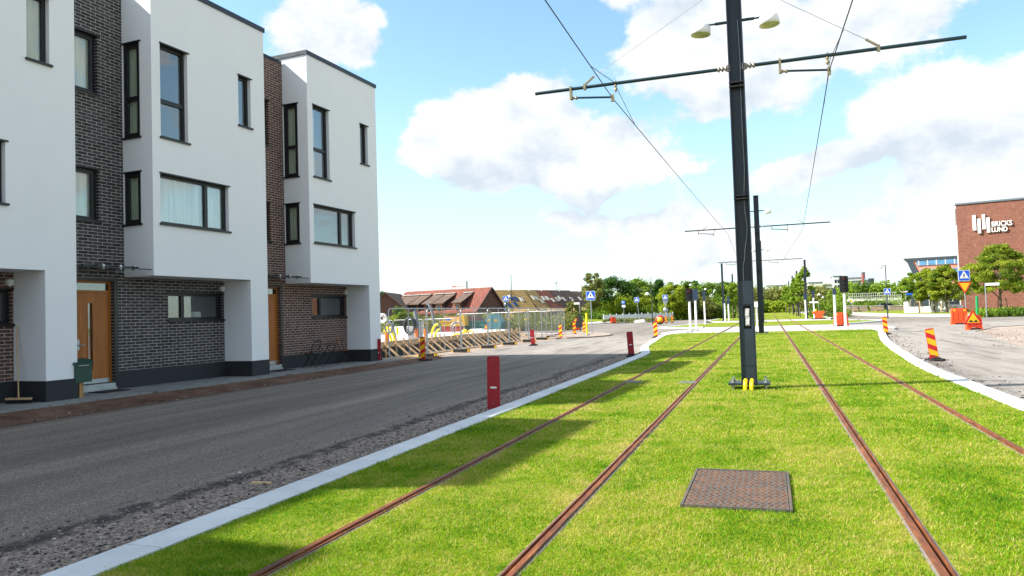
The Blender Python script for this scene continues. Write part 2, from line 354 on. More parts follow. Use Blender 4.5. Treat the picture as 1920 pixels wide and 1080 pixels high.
# lawn of the tram line
LKERB=[(-3.94,-15),(-3.94,26),(-4.35,28.5),(-4.95,32),(-5.25,36),(-5.65,41),(-5.95,45),(-6.0,47.4),(-5.6,48.9)]
RKERB=[(3.18,-15),(3.18,17),(3.25,20),(3.5,24),(3.85,29),(4.35,34.5),(5.1,41),(5.75,46.3),(5.8,48.9)]
lawnA=LKERB+[(-5.2,49.4),(5.6,49.4)]+RKERB[::-1]
def lawn_with_slots():
    mb=MB(); ys=sorted({p[1] for p in LKERB}|{p[1] for p in RKERB}|{49.4,10.,40.}); Lx=lambda y: float(np.interp(y,[p[1] for p in LKERB]+[49.4],[p[0] for p in LKERB]+[-5.2])); Rx=lambda y: float(np.interp(y,[p[1] for p in RKERB]+[49.4],[p[0] for p in RKERB]+[5.6]))
    rows=[[Lx(y)]+[v for rx_ in (-2.94,-1.49,.87,2.31) for v in (rx_-.05,rx_+.05)]+[Rx(y)] for y in ys]
    for i in range(len(ys)-1):
        for k in range(0,10,2): mb.quad((rows[i][k],ys[i],0),(rows[i][k+1],ys[i],0),(rows[i+1][k+1],ys[i+1],0),(rows[i+1][k],ys[i+1],0))
    return struct(mb.build('lawn',LAWN))
lawn_with_slots()
lawnB=[(-9.3,68.3),(-8.9,67),(-5.2,65.2),(5,65.2),(7.5,70),(9.6,76.2),(9.7,77.6),(8,80),(6,84),(-5.5,84),(-7.8,76)]
lawnC=[(-7.3,96),(6.9,96),(6.9,330),(-7.3,330)]
sheet('lawn',lawnB,0,LAWN); sheet('lawn',lawnC,0,LAWN)
sheet('crossing_path',[(-5.2,49.42),(5.6,49.42),(5.3,65.1),(-5.2,65.1)],-.02,PALE)
sheet('crossing_path',[(-5.5,84.05),(6,84.05),(6.9,95.9),(-7.3,95.9)],-.02,PALE)
def kerb(path,w,side,z=.022,name='kerb',mat=KERB):
    """granite kerb: top w wide lying on the outer side of path, outer face down to the road"""
    P=[Vector((p[0],p[1],0)) for p in path]; off=[]
    for i,p in enumerate(P):
        d=(P[min(i+1,len(P)-1)]-P[max(i-1,0)]).normalized(); off.append(Vector((-d.y,d.x,0))*side)
    mb=MB(); prof=((0,-.1),(0,z-.008),(.012,z),(w-.02,z),(w,z-.02),(w,-.14))
    rows=[[p+o*a+Vector((0,0,b)) for a,b in prof] for p,o in zip(P,off)]
    for i in range(len(P)-1):
        for k in range(len(prof)-1): mb.quad(rows[i][k],rows[i+1][k],rows[i+1][k+1],rows[i][k+1])
    mb.quad(*rows[0][1:5]); mb.quad(*rows[-1][1:5])
    return struct(mb.build(name,mat))
def dens(path,step=1.0):
    out=[]
    for a,b in zip(path[:-1],path[1:]):
        a=Vector(a);b=Vector(b); n=max(1,int((b-a).length/step))
        out+=[tuple(a.lerp(b,k/n)) for k in range(n)]
    return out+[tuple(path[-1])]
def smooth_path(path,it=3):
    for _ in range(it):
        out=[path[0]]
        for a,b in zip(path[:-1],path[1:]): out+=[(a[0]*.75+b[0]*.25,a[1]*.75+b[1]*.25),(a[0]*.25+b[0]*.75,a[1]*.25+b[1]*.75)]
        path=out+[path[-1]]
    return path
kerb(smooth_path(LKERB+[(-4.9,49.4)]),.32,1); kerb(smooth_path(RKERB+[(5.5,49.4)]),.34,-1)
kerb([(-4.9,49.7),(5.4,49.7)],.25,-1,.01)
kerb(smooth_path([(-5.5,84),(-7.8,76),(-9.4,69),(-8.9,67),(-5.2,65.2)]),.4,-1); kerb(smooth_path([(5,65.2),(7.5,70),(9.7,76),(9.8,77.6),(8,80),(6,84)]),.35,-1)
kerb([(-7.3,96),(-7.3,330)],.25,1); kerb([(6.9,96),(6.9,330)],.25,-1)
# pavements beyond the junction
def strip(name,path,w,side,z,mat,z2=None):
    P=[Vector((p[0],p[1],z)) for p in path]; mb=MB(); rows=[]
    for i,p in enumerate(P):
        d=(P[min(i+1,len(P)-1)]-P[max(i-1,0)]).normalized(); o=Vector((-d.y,d.x,0))*side; up_=Vector((0,0,0 if z2 is None else z2-z)); rows.append((p+Vector((0,0,-.15)),p,p+o*w+up_,p+o*w+up_+Vector((0,0,-.15))))
    for i in range(len(P)-1):
        for k in range(3): mb.quad(rows[i][k],rows[i+1][k],rows[i+1][k+1],rows[i][k+1])
    return struct(mb.build(name,mat))
FARL=smooth_path([(-46,88.2),(-22,101),(-16.5,116),(-14,150),(-14,330)],2); FARR=smooth_path([(60,80),(30,86),(22,88.5),(17.5,92),(13.5,108),(11,150),(10.8,330)],2)
strip('pavement',FARL,4.2,1,.02,PALE,.22); strip('pavement',FARR,3.4,-1,.02,PALE,.12)
VERGE=m_lawn(); VERGE.name='verge_grass'
strip('verge',[(-46,93),(-24.5,105.3),(-20.8,118),(-18.3,150),(-18.3,330)],9,1,.225,VERGE,.75)
strip('verge',[(-51,100),(-31,112.5),(-29,121),(-27.3,150),(-27.3,330)],60,1,.75,VERGE); strip('verge',[(60,83.5),(30.9,89.4),(23.7,91.6),(20.4,94.3),(16.8,108.8),(14.4,150.2),(14.2,330)],70,-1,.125,VERGE,.9)
# little kerbed nose by the yellow post, and the traffic-light islands
def island(path,z=.0,name='traffic_island',mat=PALE):
    mb=MB(); n=len(path); top=[(p[0],p[1],z) for p in path]; bot=[(p[0],p[1],-.13) for p in path]
    mb.add(top+bot,[tuple(range(n))]+[((i+1)%n,i,i+n,(i+1)%n+n) for i in range(n)]); return struct(mb.build(name,mat))
a=gnd(1075,636); island([(-13.6,46.5),(-12.3,46.2),(-10.9,47.3),(-10.3,49.6),(-10.6,52.5),(-12,56),(-14.2,58.4),(-17,59.5)][::1],-.02,'traffic_island',GROUND)
island([(3.6,50.6),(7.2,50.6),(7.6,52),(7.4,58),(6,60.5),(4.2,59.5)],.02); island([(-7,51.2),(-5.3,50.4),(-5.25,56.5),(-6.4,57)],.0)
# ---------------------------------------------------------------- grass blades
def m_grass():
    t=NT('grass_blade'); a=t.attr('tint'); v=t.coord(); n=t.noise(v,1.0,6,.66,.5); n2=t.noise(v,5.5,3,.6)
    k=t.math('ADD',t.math('MULTIPLY',t.math('POWER',a,1.6),.55),t.math('ADD',t.math('MULTIPLY',n,1.15),t.math('MULTIPLY',n2,.55)))
    big=t.noise(v,.33,3,.55,.6); k=t.math('ADD',k,t.math('MULTIPLY_ADD',big,.7,-.62)); GX=t.sep(v)[0]; dry=None
    for rx_ in (-2.94,-1.49,.80,2.31):
        q=t.math('SUBTRACT',1,t.maprange(t.math('ABSOLUTE',t.math('SUBTRACT',GX,rx_)),.07,.34)); dry=q if dry is None else t.math('ADD',dry,q)
    k=t.math('ADD',k,t.math('MULTIPLY',dry,t.maprange(t.noise(v,2.3,4,.6),.42,.7,0,.34)))
    c=t.ramp(k,[(.38,hx('#286004')),(.57,hx('#529004')),(.78,hx('#89ac0a')),(.95,hx('#b0aa2c')),(1,hx('#c8b870'))])
    t.fin(c,.6,spec=.2); tl=t.n('ShaderNodeBsdfTranslucent'); t.l(c,tl.inputs[0]); mx=t.n('ShaderNodeMixShader'); mx.inputs[0].default_value=.4
    t.l(t.bsdf.outputs[0],mx.inputs[1]); t.l(tl.outputs[0],mx.inputs[2]); t.l(mx.outputs[0],t.out.inputs[0]); return t.mat
RAILX=(-2.94,-1.49,.87,2.31)
def grass():
    N0=9000; out=[]
    bands=[(1.2,2.5,8000),(2.5,4.5,15000),(4.5,6.5,9500),(6.5,9,5600),(9,13,2900),(13,19,1400),(19,27,650),(27,37,330),(37,49.4,180)]
    poly=np.array(lawnA)
    for y0,y1,dn in bands:
        xl,xr=-6.1,6.0; n=int((y1-y0)*(xr-xl)*dn); X=RNG.uniform(xl,xr,n); Y=RNG.uniform(y0,y1,n)
        L=np.interp(Y,[p[1] for p in LKERB],[p[0] for p in LKERB])-.03; Rr=np.interp(Y,[p[1] for p in RKERB],[p[0] for p in RKERB])+.03
        k=(X>L-.06*RNG.random(n)**2.5)&(X<Rr+.06*RNG.random(n)**2.5)
        for rx in RAILX: k&=np.abs(X-rx)>.052+.02*RNG.random(n)
        k&=~((X>-.685)&(X<.085)&(Y>5.86)&(Y<7.16))
        # what the photo can see plus a margin for a step aside
        k&=(X> -0.95*Y-3)
        X=X[k];Y=Y[k]; out.append(np.c_[X,Y,np.full(len(X),(9000/dn)**.5)])
    A=np.vstack(out); n=len(A); X,Y,S=A.T
    cl=np.sin(X*7.1+np.sin(Y*5.3)*2)*np.sin(Y*6.3+np.sin(X*4.1)*2)
    h=(.014+.015*RNG.random(n)+.005*cl)*np.minimum(S,2.2)**.3; h[RNG.random(n)<.03]*=1.6; w=.0021*S**.9*(.7+.6*RNG.random(n))
    th=RNG.uniform(0,2*PI,n); lean=RNG.uniform(.25,1.6,n)*h; la=RNG.uniform(0,2*PI,n)
    dx,dy=np.cos(th),np.sin(th); lx,ly=np.cos(la),np.sin(la)
    b=np.stack([X,Y,np.zeros(n)-.004],1); wv=np.stack([dx*w,dy*w,np.zeros(n)],1)
    mid=b+np.stack([lx*lean*.35,ly*lean*.35,h*.62],1); tip=b+np.stack([lx*lean,ly*lean,h],1)
    V=np.stack([b-wv,b+wv,mid+wv*.7,mid-wv*.7,tip],1).reshape(-1,3)
    i=np.arange(n)*5; t1=np.stack([i,i+1,i+2],1); t2=np.stack([i,i+2,i+3],1); t3=np.stack([i+3,i+2,i+4],1)
    f=np.stack([t1,t2,t3],1).reshape(-1,3); tint=np.repeat(RNG.random(n),3)
    o=npmesh('grass',V,f,m_grass(),None,tint); tag(o,'short bright green grass growing between the tram rails','grass',None,'stuff'); print('grass blades',n)
grass()
# loose stones along the kerb strip of the left street
def stones():
    n=7500; Y=1.5+RNG.random(n)**1.7*27; X=-4.36-np.abs(RNG.normal(0,.55,n)); X=np.clip(X,-6.3,-4.33)
    m=900; Y2=RNG.uniform(4,24,m); X2=RNG.uniform(-13.1,-12.0,m); X=np.r_[X,X2]; Y=np.r_[Y,Y2]; n+=m
    m=1600; Y3=RNG.uniform(12,46,m); X3=7.2+(Y3-12)*.09+RNG.uniform(-.3,1,m)*RNG.uniform(0,7,m); k3=RNG.random(m)<.35; X3[k3]=3.65+np.abs(RNG.normal(0,.35,k3.sum()))+np.maximum(0,Y3[k3]-20)*.085; X=np.r_[X,X3]; Y=np.r_[Y,Y3]; n+=m
    r=(.007+.014*RNG.random(n)**3+.003*RNG.random(n)); r[RNG.random(n)<.03]*=1.8; r[-1600:]*=1.7
    base=np.array([(1,0,0),(-1,0,0),(0,1,0),(0,-1,0),(0,0,1),(0,0,-1)],float); fc=np.array([(0,2,4),(2,1,4),(1,3,4),(3,0,4),(2,0,5),(1,2,5),(3,1,5),(0,3,5)])
    V=base[None]*(r[:,None,None]*RNG.uniform(.6,1.3,(n,6,1))); V[:,:,2]*=.65; V+=RNG.normal(0,.12,(n,6,3))*r[:,None,None]
    a=RNG.uniform(0,PI,n)[:,None]; x=V[:,:,0]*np.cos(a)-V[:,:,1]*np.sin(a); y=V[:,:,0]*np.sin(a)+V[:,:,1]*np.cos(a); V[:,:,0]=x;V[:,:,1]=y
    V+=np.stack([X,Y,np.where(X<-11.9,-.07,ZR)+r*.35],1)[:,None]
    t=NT('pebble'); c=t.ramp(t.attr('tint'),[(0,hx('#3d3a39')),(.4,hx('#6c625c')),(.75,hx('#948982')),(1,hx('#b5aca6'))]); m_=t.fin(c,.85)
    f=(fc[None]+(np.arange(n)*6)[:,None,None]).reshape(-1,3); o=npmesh('gravel',V.reshape(-1,3),f,m_,None,np.repeat(RNG.random(n),8)); tag(o,'loose grey gravel scattered along the kerb and road edge','gravel',None,'stuff')
stones()
p=gnd(490,907,ZR); o=MB().box(-.11,.11,-.014,.014,0,.02).build('timber_offcut',PALEWOOD); o.location=p; o.rotation_euler=(0,0,R(4)); tag(o,'short pale stick of timber lying in the gravel by the left kerb','stick')
p=gnd(1735,590+110,ZR)
# ---------------------------------------------------------------- rails
def m_rust():
    t=NT('rusty_rail'); v=t.coord((1,.15,1)); n=t.noise(v,25,5,.65); n2=t.noise(t.coord(),3,3)
    c=t.ramp(n,[(.28,hx('#341b0b')),(.55,hx('#743f1a')),(.78,hx('#a86a34'))]); c=t.mix(.3,c,t.ramp(n2,[(.3,(.7,.7,.7)),(.7,(1.2,1.15,1.1))]),'MULTIPLY'); t.bump(n,.3,.004); return t.fin(c,.62,0)
RUST=m_rust(); FLANGE=m_concrete('rail_grout','#6d635e','#8b817a',None,.4)
def rail(x,label,dirn):
    t=thing('tram_rail',label,'rail',(x,0,0),0,'rails of the tram line')
    def ext(prof,name,mat,y0=-15,y1=330,smooth=False):
        prof=[(a*.75,b) for a,b in prof]
        mb=MB(); ys=[y0,0,10,40,120,y1]
        for a,b in zip(ys[:-1],ys[1:]):
            for (p,q) in zip(prof[:-1],prof[1:]): mb.quad((p[0],a,p[1]),(q[0],a,q[1]),(q[0],b,q[1]),(p[0],b,p[1]))
        return mb.build(name,mat,t)
    d=dirn
    # grooved rail: running head, groove, guard lip
    ext([(-.055*d,-.05),(-.055*d,.016),(-.05*d,.02),(.002*d,.02),(.006*d,.014),(.010*d,-.03),(.034*d,-.03),(.038*d,.008),(.042*d,.014),(.058*d,.014),(.06*d,.01),(.06*d,-.05)],'rail_head',RUST)
    ext([(-.082*d,-.03),(-.082*d,.004),(-.0555*d,.007)],'rail_grout',FLANGE); ext([(.0605*d,.006),(.084*d,.003),(.084*d,-.03)],'rail_grout',FLANGE)
rail(RAILX[0],'rusty grooved rail nearest the left kerb and red boards','x' and 1); rail(RAILX[1],'rusty grooved rail just left of the tall mast',-1)
rail(RAILX[2],'rusty grooved rail running just right of the tall mast',1); rail(RAILX[3],'thin rusty rail nearest the right kerb',-1)
# cable chamber cover in the grass
def m_plate():
    t=NT('studded_rusty_plate'); v=t.coord(); x,y,z=t.sep(v)[:3]
    n=t.noise(v,7,5,.65); n2=t.noise(v,60,3)
    rust=t.maprange(n,.42,.62); c=t.mix(rust,t.ramp(n2,[(.3,hx('#43403d')),(.7,hx('#736c64'))]),t.ramp(n2,[(.3,hx('#5d4a3c')),(.7,hx('#857060'))])); t.bump(n2,.3,.003); return t.fin(c,.6,.4)
PLATE=m_plate(); STUD=paint('rusty_stud','#6e452a',.8,0,.55,14)
t=thing('chamber_cover','rusty studded metal cover set into the grass beside the track','cover',(-.3,6.52,.004))
mb=MB(); 
for a in ((-.405,.405,-.675,-.655),(-.405,.405,.655,.675),(-.405,-.385,-.655,.655),(.385,.405,-.655,.655)): mb.box(a[0],a[1],a[2],a[3],-.05,.022)
mb.build('frame',PLATE,t)
for y0,y1 in ((-.65,-.003),(.003,.65)):
    pl=MB().box(-.38,.38,y0,y1,-.04,.016).build('cover_plate',PLATE,t); mb=MB()
    for i in range(15):
        for j in range(11):
            x=-.350+i*.05+(.009 if j%2 else -.009); y=y0+.045+j*.0562
            mb.box(x-.009,x+.009,y-.012,y+.012,.0155,.021)
    mb.build('studs',STUD,pl)
for i,(px,py) in enumerate(((1190,716.5),(1288,717.5))):
    p=gnd(px,py,0); tt=thing('inspection_lid',('small grey lid flush in the shaded grass left of the first rail','small grey lid flush in the sunlit grass by the second rail')[i],'lid',(p.x,p.y,0))
    MB().box(-.15,.15,-.2,.2,-.03,.016).build('lid',paint('lid_grey','#5b6266',.6),tt); MB().box(-.17,.17,-.22,.22,-.03,.011).build('frame',SIGNGREY,tt)
# ---------------------------------------------------------------- terraced houses
def wallpanel(mb,O,U,V,N,rect,holes,th,mi=0):
    """wall face with window openings; holes = (u0,u1,v0,v1,reveal)"""
    O=Vector(O);U=Vector(U);V=Vector(V);N=Vector(N)
    us=sorted({rect[0],rect[1],*[max(rect[0],min(rect[1],h[k])) for h in holes for k in (0,1)]}); vs=sorted({rect[2],rect[3],*[max(rect[2],min(rect[3],h[k])) for h in holes for k in (2,3)]})
    flip=U.cross(V).dot(N)<0
    def q(a,b,c,d): mb.quad(*((a,b,c,d) if not flip else (d,c,b,a)),mi)
    def P(u,v,k=0): return O+U*u+V*v-N*k
    for a,b in zip(us[:-1],us[1:]):
        for c,d in zip(vs[:-1],vs[1:]):
            m=((a+b)/2,(c+d)/2)
            if any(h[0]<m[0]<h[1] and h[2]<m[1]<h[3] for h in holes): continue
            q(P(a,c),P(b,c),P(b,d),P(a,d))
    for h in holes:
        if not h[4]: continue
        u0,u1,v0,v1=h[:4]
        q(P(u0,v0),P(u0,v0,th),P(u1,v0,th),P(u1,v0)); q(P(u0,v1),P(u1,v1),P(u1,v1,th),P(u0,v1,th))
        q(P(u0,v0),P(u0,v1),P(u0,v1,th),P(u0,v0,th)); q(P(u1,v0),P(u1,v0,th),P(u1,v1,th),P(u1,v1))
def window(parent,O,U,V,N,r,depth=.11,mull_u=(),mull_v=(),curtain=None,cover=(0,1),fw=.075,sill=True,label=None):
    """one window in opening r=(u0,u1,v0,v1): frame, pane, sill, curtain"""
    O=Vector(O);U=Vector(U);V=Vector(V);N=Vector(N); u0,u1,v0,v1=r
    def bx(mb,a,b,c,d,n0,n1):
        vs=[O+U*x+V*y+N*z for z in (n0,n1) for (x,y) in ((a,c),(b,c),(b,d),(a,d))]
        mb.add(vs,[(0,3,2,1),(4,5,6,7),(0,1,5,4),(1,2,6,5),(2,3,7,6),(3,0,4,7)])
    mb=MB(); n0,n1=-depth-.07,-depth
    bx(mb,u0,u0+fw,v0,v1,n0,n1); bx(mb,u1-fw,u1,v0,v1,n0,n1); bx(mb,u0+fw,u1-fw,v0,v0+fw,n0,n1); bx(mb,u0+fw,u1-fw,v1-fw,v1,n0,n1)
    for m in mull_u: bx(mb,m-.05,m+.05,v0+fw,v1-fw,n0,n1+.004)
    for m in mull_v: bx(mb,u0+fw,u1-fw,m-.05,m+.05,n0,n1+.004)
    f=mb.build('window',FRAME,parent)
    if label: f['label']=label
    mb=MB(); bx(mb,u0+fw,u1-fw,v0+fw,v1-fw,n0+.02,n0+.03); mb.build('pane',GLASS,f)
    if sill:
        mb=MB(); bx(mb,u0-.03,u1+.05,v0-.035,v0+.012,-depth+.003,.05); mb.build('sill',FRAME,f); mb=MB(); bx(mb,u0-.02,u1+.05,v1-.012,v1+.02,-depth+.003,.03); mb.build('head_flashing',FRAME,f)
    if curtain:
        a=u0+(u1-u0)*cover[0]; b=u0+(u1-u0)*cover[1]; mb=MB(); n=18
        for i in range(n):
            x0=a+(b-a)*i/n; x1=a+(b-a)*(i+1)/n; z0=n0-.04+.018*math.sin(i*1.9); z1=n0-.04+.018*math.sin((i+1)*1.9)
            mb.quad(O+U*x0+V*(v0-.1)+N*z0,O+U*x1+V*(v0-.1)+N*z1,O+U*x1+V*(v1+.1)+N*z1,O+U*x0+V*(v1+.1)+N*z0)
        mb.build('curtain',curtain,f)
    return f
X_=(1,0,0);Y_=(0,1,0);Z_=(0,0,1)
def house(s,label,brick,style,end=False,full=True,off=0.):
    """local frame: +x to the street, y along the front, origin at the far street corner of the white bay"""
    o=fpt(s,off); t=thing('row_house',label,'house',o,-FA,'row houses of the white terrace')
    D=-.97; TOP=10.0; BT=9.8; PT=.46; OV=2.73; W=4.0; PW=.7; DEEP=9.0
    A=(-3.74,-2.88,6.13,8.46); B=(-3.78,-1.5,4.0,5.24); Cw=(-1.06,-.57,7.03,8.45)
    S1=(.06-W*0+D+.0,-.40,6.13,8.48); S2=(D+.06,-.40,4.02,5.28)
    S1=(D+.02,-.39,6.13,8.48); S2=(D+.02,-.39,4.0,5.28)
    mb=MB()
    hol=[(*A,True),(*B,True),(*Cw,True),(-W,-PW,0,OV,False)]
    wallpanel(mb,(0,0,0),Y_,Z_,X_,(-W,0,PT,TOP),hol,.2)
    wallpanel(mb,(0,-W,0),X_,Z_,(0,-1,0),(D,0,OV,TOP),[(*S1,True),(*S2,True)],.2)
    mb.quad((0,-W,OV),(D,-W,OV),(D,-PW,OV),(0,-PW,OV))                  # soffit
    mb.quad((D,-PW,PT),(0,-PW,PT),(0,-PW,OV),(D,-PW,OV))               # pier side
    xe=-DEEP if end else D-.3
    mb.quad((0,0,PT),(xe,0,PT),(xe,0,TOP),(0,0,TOP))
    mb.quad((D,-W,BT-.3),(-DEEP,-W,BT-.3),(-DEEP,-W,TOP),(D,-W,TOP))
    mb.quad((-DEEP,0,0),(-DEEP,-6,0),(-DEEP,-6,BT),(-DEEP,0,BT)); mb.quad((-DEEP,0,BT),(-DEEP,-W,BT),(-DEEP,-W,TOP),(-DEEP,0,TOP))
    mb.quad((-DEEP,-6.0,0),(D-.02,-6.0,0),(D-.02,-6.0,BT),(-DEEP,-6.0,BT))
    mb.build('wall',STUCCO,t)
    # brick recess
    dr=(-5.28,-4.3,.09,2.62); b1=(-5.55,-4.68,7.05,8.47); b2=(-5.55,-4.68,4.02,5.26); g=(-2.68,-.74,1.64,2.38)
    mb=MB(); wallpanel(mb,(D,0,0),Y_,Z_,X_,(-6.0,-W,PT,BT),[(dr[0],dr[1],0,dr[3],True),(*b1,True),(*b2,True)],.12)
    wallpanel(mb,(D,0,0),Y_,Z_,X_,(-W,-PW,PT,OV),[(*g,True)],.12); mb.build('brick_wall',brick,t)
    mb=MB(); e=.02; zz=-.12
    def pl(x0,x1,y0,y1): mb.box(x0,x1,y0,y1,zz,PT)
    pl(D-.1,D+e,-6.0,dr[0]-.005); pl(D-.1,D+e,dr[1]+.005,-PW); pl(D-.1,e,-PW-e,0 if not end else e)
    mb.build('plinth',PLINTH,t)
    # roof and coping
    mb=MB(); mb.quad((-.3,0,TOP-.25),(-.3,-W,TOP-.25),(-DEEP,-W,TOP-.25),(-DEEP,0,TOP-.25)); mb.quad((D-.2,-W,BT-.2),(D-.2,-6,BT-.2),(-DEEP,-6,BT-.2),(-DEEP,-W,BT-.2)); r=mb.build('roof',COPING,t)
    mb=MB(); c=.035; h=.13
    mb.box(-.3,c,-W-c,c,TOP-.0,TOP+h); mb.box(-DEEP,-.303,-W-c,-W+.25,TOP,TOP+h); mb.box(-DEEP,-.303,-.25,c,TOP,TOP+h)
    mb.box(D-.3,D+c,-6.0,-W-c-.004,BT,BT+.1); mb.build('coping',COPING,r)
    cu=style
    window(t,(0,0,0),Y_,Z_,X_,A,mull_v=(7.07,),curtain=cu.get('A'),cover=cu.get('Ac',(0,1)))
    window(t,(0,0,0),Y_,Z_,X_,B,mull_u=(-2.2,),curtain=cu.get('B'),cover=cu.get('Bc',(0,1)))
    window(t,(0,0,0),Y_,Z_,X_,Cw,curtain=cu.get('C'),cover=cu.get('Cc',(0,1)))
    window(t,(0,-W,0),X_,Z_,(0,-1,0),S1,depth=.03,mull_v=(7.1,),curtain=CURT_G,cover=(0,.75),fw=.12)
    window(t,(0,-W,0),X_,Z_,(0,-1,0),S2,depth=.03,curtain=CURT_G,cover=(0,.75),fw=.12)
    window(t,(D,0,0),Y_,Z_,X_,b1,depth=.1,curtain=CURT_C,fw=.11); window(t,(D,0,0),Y_,Z_,X_,b2,depth=.1,curtain=CURT_C,fw=.11)
    gw=window(t,(D,0,0),Y_,Z_,X_,g,depth=.09,mull_u=(-2.12,),curtain=cu.get('G'),cover=cu.get('Gc',(0,1)),fw=.085)
    # room behind the ground floor window with its lamp
    mb=MB(); x0=D-1.6
    mb.quad((x0,-3.2,.6),(x0,-.2,.6),(x0,-.2,2.7),(x0,-3.2,2.7)); mb.quad((x0,-3.2,.8),(D-.2,-3.2,.8),(D-.2,-3.2,2.7),(x0,-3.2,2.7)); mb.quad((x0,-.2,.8),(D-.2,-.2,.8),(D-.2,-.2,2.7),(x0,-.2,2.7)); mb.quad((x0,-3.2,1.3),(x0,-.2,1.3),(D-.2,-.2,1.3),(D-.2,-3.2,1.3))
    mb.build('room',cu.get('R',DARKROOM),gw)
    if cu.get('lamp'):
        mb=MB(); mb.lathe([(.07,1.3),(.07,1.32),(.012,1.33),(.012,1.5)],10,0,(D-.42,-1.35,0)); mb.lathe([(.13,1.88),(.17,1.66),(.165,1.66),(.125,1.88)],14,0,(D-.42,-1.35,0)) ; mb.tube([(D-.42,-1.35,1.5),(D-.42,-1.35,1.7)],.012,6)
        mb.build('table_lamp',WHITE,gw)
    # door set
    fx=D-.12; mb=MB(); u0,u1,v0,v1=dr
    mb.box(fx-.05,fx+.02,u0,u0+.05,v0,v1); mb.box(fx-.05,fx+.02,u1-.05,u1,v0,v1); mb.box(fx-.05,fx+.02,u0+.05,u1-.05,v1-.05,v1); mb.box(fx-.05,fx+.015,u0+.05,u1-.05,2.34,2.40)
    df=mb.build('door_frame',OAK,t); MB().box(fx-.02,fx-.012,u0+.05,u1-.05,2.40,v1-.05).build('pane',GLASS,df)
    mb=MB(); mb.box(fx-.02,D+.012,u1+.001,u1+.10,v0,v1); mb.box(fx-.02,D+.012,u0-.06,u0-.001,v0,v1); mb.box(fx-.02,D+.012,u0-.06,u1+.1,v1+.001,v1+.07); mb.build('door_trim',FRAME,df)
    # leaf with a tall slit of glass
    a,b=u0+.055,u1-.055; s0,s1=-4.91,-4.79; mb=MB(); x0,x1=fx-.045,fx+.008
    mb.box(x0,x1,a,s0,.22,2.335); mb.box(x0,x1,s1,b,.22,2.335); mb.box(x0,x1,s0,s1,.22,.55); mb.box(x0,x1,s0,s1,2.1,2.335); d=mb.build('door',OAK,t)
    mb=MB(); mb.box(x0+.01,x0+.016,s0,s1,.55,2.1); mb.build('pane',GLASS,d)
    mb=MB(); 
    for (p,q,r0,r1) in ((s0-.018,s0,.53,2.12),(s1,s1+.018,.53,2.12)): mb.box(x1,x1+.008,p,q,r0,r1)
    mb.box(x1,x1+.008,s0,s1,.53,.55); mb.box(x1,x1+.008,s0,s1,2.1,2.12); mb.build('glazing_bead',OAK,d)
    mb=MB(); mb.box(x1,x1+.012,a+.035,a+.085,1.02,1.26); mb.tube([(x1+.01,a+.06,1.13),(x1+.055,a+.06,1.13),(x1+.055,a+.19,1.13)],.011,8); mb.cyl((x1,a+.06,1.2),.016,.02); mb.build('handle',STEEL,d)
    mb=MB(); mb.box(x1,x1+.006,a,b,.222,.32); mb.build('kick_plate',STEEL,d)
    mb=MB(); mb.box(fx-.06,D+.03,u0,u1,.06,.2); mb.box(D+.01,D+.06,u0-.02,u1+.02,.03,.1); mb.build('threshold',STEEL,t)
    MB().box(D+.12,D+.62,-5.1,-4.4,.036,.055).build('door_mat',RUBBER,t)
    # glass canopy on steel rods
    mb=MB(); mb.box(D+.03,-.03,-5.72,-4.05,2.86,2.874); ca=mb.build('canopy',GLASS,t)
    mb=MB()
    mb.box(-.26,-.2,-5.7,-4.25,2.876,2.93); mb.cut(); mb.box(D+.02,D+.07,-5.72,-4.3,2.877,2.93)
    for y in (-5.45,-4.95,-4.4):
        mb.cut(); mb.bar((D+.02,y,2.9),(-.05,y,2.9),.025,.04)
    mb.cut(); mb.box(-.029,-.015,-5.72,-4.05,2.855,2.88); mb.each('canopy_bracket',FRAME,ca)
    mb=MB()
    for y in (-5.2,-4.75,-4.35): mb.box(-.275,-.19,y-.03,y+.03,2.84,2.95); mb.cut()
    mb.each('canopy_clamp',STEEL,ca)
    mb=MB(); mb.box(D+.001,D+.09,-.86,-.74,2.46,2.58); mb.lathe([(.0,2.44),(.035,2.44),(.035,2.46)],10,0,(D+.045,-.80,0)); mb.build('wall_lamp',WHITE,t)
    return t
stA={'A':CURT_W,'Ac':(0,.22),'B':CURT_W,'Bc':(0,1),'C':CURT_W,'Cc':(0,.4),'lamp':True}
stB={'A':CURT_W,'Ac':(.1,.4),'C':CURT_W,'Cc':(0,.5)}
stC={'A':CURT_W,'Ac':(.3,.6),'B':CURT_G,'C':CURT_G,'Cc':(.2,1)}
house(.58,'white end row house with brown brick recess, bistro chairs under its overhang',BRICK_BROWN,stB,end=True)
house(-5.42,'white row house with near-black brick, a table lamp in its ground floor window',BRICK_DARK,stA)
house(-11.44,'white row house cut off by the left edge, a broom leaning on its pier',BRICK_BROWN,stC)
house(-17.44,'white row house beside the one with the broom, further from the red boards',BRICK_DARK,stB,off=.45)
house(-23.44,'white row house two doors from the one with the broom',BRICK_BROWN,stA,off=.3)
def loc(s,n,z=0): return fpt(s,n,z)
